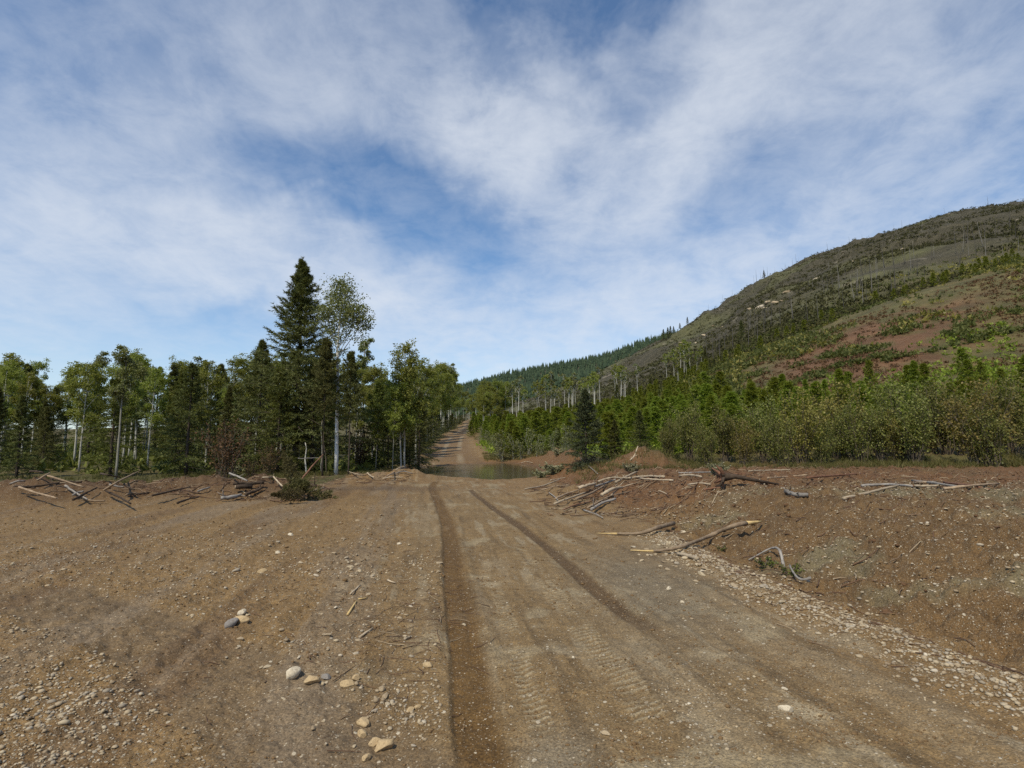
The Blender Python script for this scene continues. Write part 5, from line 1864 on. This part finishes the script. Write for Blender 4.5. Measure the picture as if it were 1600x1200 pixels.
# debris heap on the forest side
lefts = [
    ([(345, 784), (362, 783), (376, 779)], .055, .05, 'log_grey', .10, 'grey log at the front of the dead branch heap'),
    ([(358, 752), (372, 759), (386, 765)], .03, .025, 'log_grey', .25, 'grey stick sloping down across the branch heap'),
    ([(364, 765), (390, 765), (412, 764)], .05, .045, 'log_dark', .18, 'dark log lying across the branch heap'),
    ([(384, 779), (398, 774), (410, 768)], .045, .035, 'log_dark', .12, 'dark short log under the crossing dark log'),
    ([(427, 760), (434, 768), (441, 775)], .025, .02, 'log_pale', .28, 'pale stick leaning on the green spruce boughs'),
    ([(410, 752), (424, 751), (434, 751)], .025, .02, 'log_pale', .10, 'pale thin log behind the branch heap'),
    ([(483, 773), (496, 769), (506, 766)], .03, .02, 'log_pale', .08, 'pale stick poking out past the green spruce boughs'),
    ([(478, 762), (486, 765), (493, 768)], .06, .05, 'log_dark', .15, 'dark log butt beside the green spruce boughs'),
    ([(536, 737), (552, 744), (568, 747)], .03, .02, 'log_pale', .12, 'pale stick at the forest edge below the white birch'),
    ([(574, 743), (579, 747), (584, 750)], .035, .03, 'log_pale', .10, 'short upright pale stick at the forest edge'),
    ([(602, 752), (615, 744), (634, 732)], .03, .025, 'log', .16, 'brown stick leaning at the foot of the twin aspen trunks'),
    ([(612, 746), (630, 741), (644, 744)], .025, .02, 'log_grey', .12, 'grey stick at the foot of the twin aspen trunks'),
    ([(598, 750), (612, 748), (630, 748)], .03, .02, 'log_pale', .06, 'pale stick lying by the thin grey trunk'),
    ([(618, 742), (625, 738), (632, 736)], .025, .02, 'log_pale', .2, 'short pale stick by the road edge trunks'),
]
for pts, a, b, mt, lf, lab in lefts:
    wood('dead_branch', pts, a, b, M[mt], lab, lf, 'branch', 'dead branches at the forest edge', knots=3)
for i in range(22):
    px, py = rgl.uniform(-10, 345), rgl.uniform(752, 790)
    l, a = rgl.uniform(8, 30), rgl.normal(0, 0.35)
    wood('dead_branch', [(px - l, py + l * a), (px, py + rgl.normal(0, 1)), (px + l, py - l * a)], .03, .02, M[('log_dark', 'log', 'log_grey', 'log_dark')[i % 4]], 'dead branch in the heap where it goes on along the clearing', rgl.uniform(.05, .3), 'branch', 'dead branches of the heap farther along')
# thin dead stick crossing in front of the spruce bole
def free_stick(name, a, b, y0, y1, r0, r1, mat, label, sag=0.0, cat='branch'):
    P = []
    for t in np.linspace(0, 1, 8):
        px, py, y = a[0] + (b[0] - a[0]) * t, a[1] + (b[1] - a[1]) * t, y0 + (y1 - y0) * t
        d = pixdir(px, py)
        P.append((d.x / d.y * y, y, CAMZ + d.z / d.y * y + sag * math.sin(PI * t)))
    P = np.array(P) + rgl.normal(0, 0.012, (8, 3))
    base = P[0].copy()
    mb = MB()
    mb.tube(P - base, np.linspace(r0, r1, 8), 6, True, 0.1, rgl)
    return tag(obj(name, mb.mesh(name, mat, True), None, base), label, cat)

free_stick('dead_branch', (462, 762), (505, 710), 20.4, 22.4, 0.045, 0.02, M['log_red'], 'long dead pole slanting up from the green spruce boughs', 0.05)
free_stick('dead_branch', (466, 716), (500, 715), 26, 26.3, 0.02, 0.015, M['log_grey'], 'level thin dead stick in front of the tall spruce bole')
g = ground(378, 770)
cut = MB()
cut.tube(np.array([[-0.15, -0.10, 0.16], [0.02, 0.0, 0.17], [0.25, 0.12, 0.16]]), [0.065, 0.068, 0.06], 9, True, 0.08, rgl)
cs = obj('cut_log', None, None, (g.x, g.y, g.z))
obj('bark', cut.mesh('bark', M['log_dark'], True), cs)
fc = MB()
fc.tube(np.array([[-0.162, -0.107, 0.159], [-0.148, -0.099, 0.16]]), [0.058, 0.06], 9, True, 0.05, rgl)
obj('cut_face', fc.mesh('cut_face', M['log_pale'], True), cs)
tag(cs, 'short cut log showing its pale sawn end in the branch heap', 'log')
# felled spruce boughs
bough = make_conifer('bough', 2.6, 0.75, 60, 9, 13, 0.12, 0.030, M['bough'], M['b_spruce'], 65, bare=0.02, taper=0.7, droop=0.0, up=0.7, irregular=0.4)
for px, py, s, tl, rz, lab in ((470, 783, 0.62, 1.9, 2.2, 'green spruce bough heaped on the end of the branch heap'), (452, 778, 0.55, 1.35, 0.7, 'second green spruce bough lying against the first'), (462, 770, 0.5, 0.7, 4.0, 'upright felled spruce top behind the heaped boughs'), (478, 786, 0.34, 1.5, 5.0, 'small spruce bough fallen to the dirt from the heap')):
    g = ground(px, py)
    plant('spruce_bough', bough, g.x, g.y, s, rz, lab, 'bough', 'felled spruce boughs', tilt=(tl, 0), z=g.z + 0.22, names=('stem', 'crown'))

# wood chips on the gravel
chips = [((550, 952), 26, 58, 'yellow wood chip standing out on the gravel', 'peeled'), ((572, 991), 26, 35, 'pale split chip lying nearer the rut than the yellow chip', 'log_pale'), ((555, 924), 22, 45, 'pale wood splinter below the small stone heap', 'log_pale'),
         ((567, 937), 14, 10, 'small yellow chip between the splinter and the rut', 'peeled'), ((612, 911), 14, -25, 'thin pale chip on the packed strip beside the rut', 'log_pale'), ((637, 999), 10, 20, 'small pale chip in the twig litter', 'log_pale')]
for (px, py), ln, ang, lab, mt in chips:
    dx, dy = math.cos(R(ang)) * ln / 2, -math.sin(R(ang)) * ln / 2
    wood('wood_chip', [(px - dx, py - dy), (px, py), (px + dx, py + dy)], .012, .007, M[mt], lab, 0.012, 'wood chip', None, sides=5, n=2)


def twigs():
    r_ = np.random.default_rng(950)
    mb = MB()

    def put(n, xf, yf, lr, rr, dirn=None):
        for _ in range(n):
            x, y = xf(), yf()
            if callable(x):
                x = x(y)
            l = r_.uniform(*lr)
            a = r_.uniform(0, PI) if dirn is None else r_.normal(dirn, 0.5)
            d = np.array([math.cos(a), math.sin(a)]) * l / 2
            XY = np.array([[x, y] - d, [x, y] + r_.normal(0, l * 0.06, 2), [x, y] + d])
            TW.append((XY, r_.uniform(*rr)))
    TW = []
    gx, gy = flat(655, 985)
    put(150, lambda: gx + r_.normal(0, 0.28), lambda: gy + r_.normal(0, 0.85), (0.06, 0.28), (0.0015, 0.0035))
    put(120, lambda: r_.uniform(-2.6, -0.6), lambda: r_.uniform(3.6, 9), (0.04, 0.16), (0.0015, 0.004))
    put(420, lambda: (lambda y: float(EDGE(y)) + r_.uniform(0.1, 8)), lambda: r_.uniform(6, 14), (0.08, 0.4), (0.003, 0.009), 0.2)
    put(2000, lambda: r_.uniform(2.0, 16), lambda: r_.uniform(12.0, 24), (0.06, 0.38), (0.004, 0.012), 0.15)
    put(260, lambda: r_.uniform(0.8, 5.0), lambda: r_.uniform(13, 22), (0.15, 0.8), (0.006, 0.016), 0.5)
    put(500, lambda: r_.uniform(-16, -6.2), lambda: r_.uniform(16.5, 20.5), (0.15, 0.8), (0.006, 0.016))
    put(240, lambda: r_.uniform(-9, -4.5), lambda: r_.uniform(23, 28.5), (0.12, 0.6), (0.006, 0.014))
    put(220, lambda: (lambda y: float(EDGE(y)) + r_.normal(0.25, 0.3)), lambda: r_.uniform(4, 9), (0.05, 0.25), (0.002, 0.005), -0.8)
    allxy = np.vstack([t[0] for t in TW])
    z = fields(allxy[:, 0], allxy[:, 1])['h'].reshape(-1, 3)
    for i, (XY, r0) in enumerate(TW):
        P = np.column_stack([XY, z[i] + r0 + np.array([r_.uniform(0, 0.03), r_.uniform(0, .02), r_.uniform(0, .04)]) * min(1, r0 * 100)])
        mb.tube(P, [r0, r0 * 0.9, r0 * 0.6], 4, False)
    return mb


m_tw, nt_, b_, o_ = new_mat('twig_mix')
gg = nd(nt_, 'ShaderNodeNewGeometry')
nt_.links.new(ramp(nt_, gg.outputs['Random Per Island'], [(0.0, (0.07, 0.04, 0.025)), (0.45, (0.15, 0.08, 0.042)), (0.85, (0.22, 0.155, 0.09)), (1.0, (0.42, 0.33, 0.21))]), b_.inputs['Base Color'])
b_.inputs['Roughness'].default_value = 0.85
tag(obj('twig_debris', twigs().mesh('twig_debris', m_tw, True)), 'litter of broken twigs and bark on the cleared ground', 'twig litter', None, 'stuff')

# low weeds in the hollow below the arching root
wd = make_shrub('weed', 0.14, 0.22, 10, 260, 0.03, M['spruce_light'], M['b_twig'], 77, 0.0)
for px, py, lab in ((1195, 889, 'low green weed patch under the arching root'), (1232, 898, 'small weed patch between the two grey roots'), (1125, 860, 'tiny weed patch beneath the long pole')):
    g = ground(px, py)
    plant('weed', wd, g.x, g.y, 1.0 if px > 1150 else 0.6, px, lab, 'weed', None, names=('stem', 'foliage'), sink=0.005)
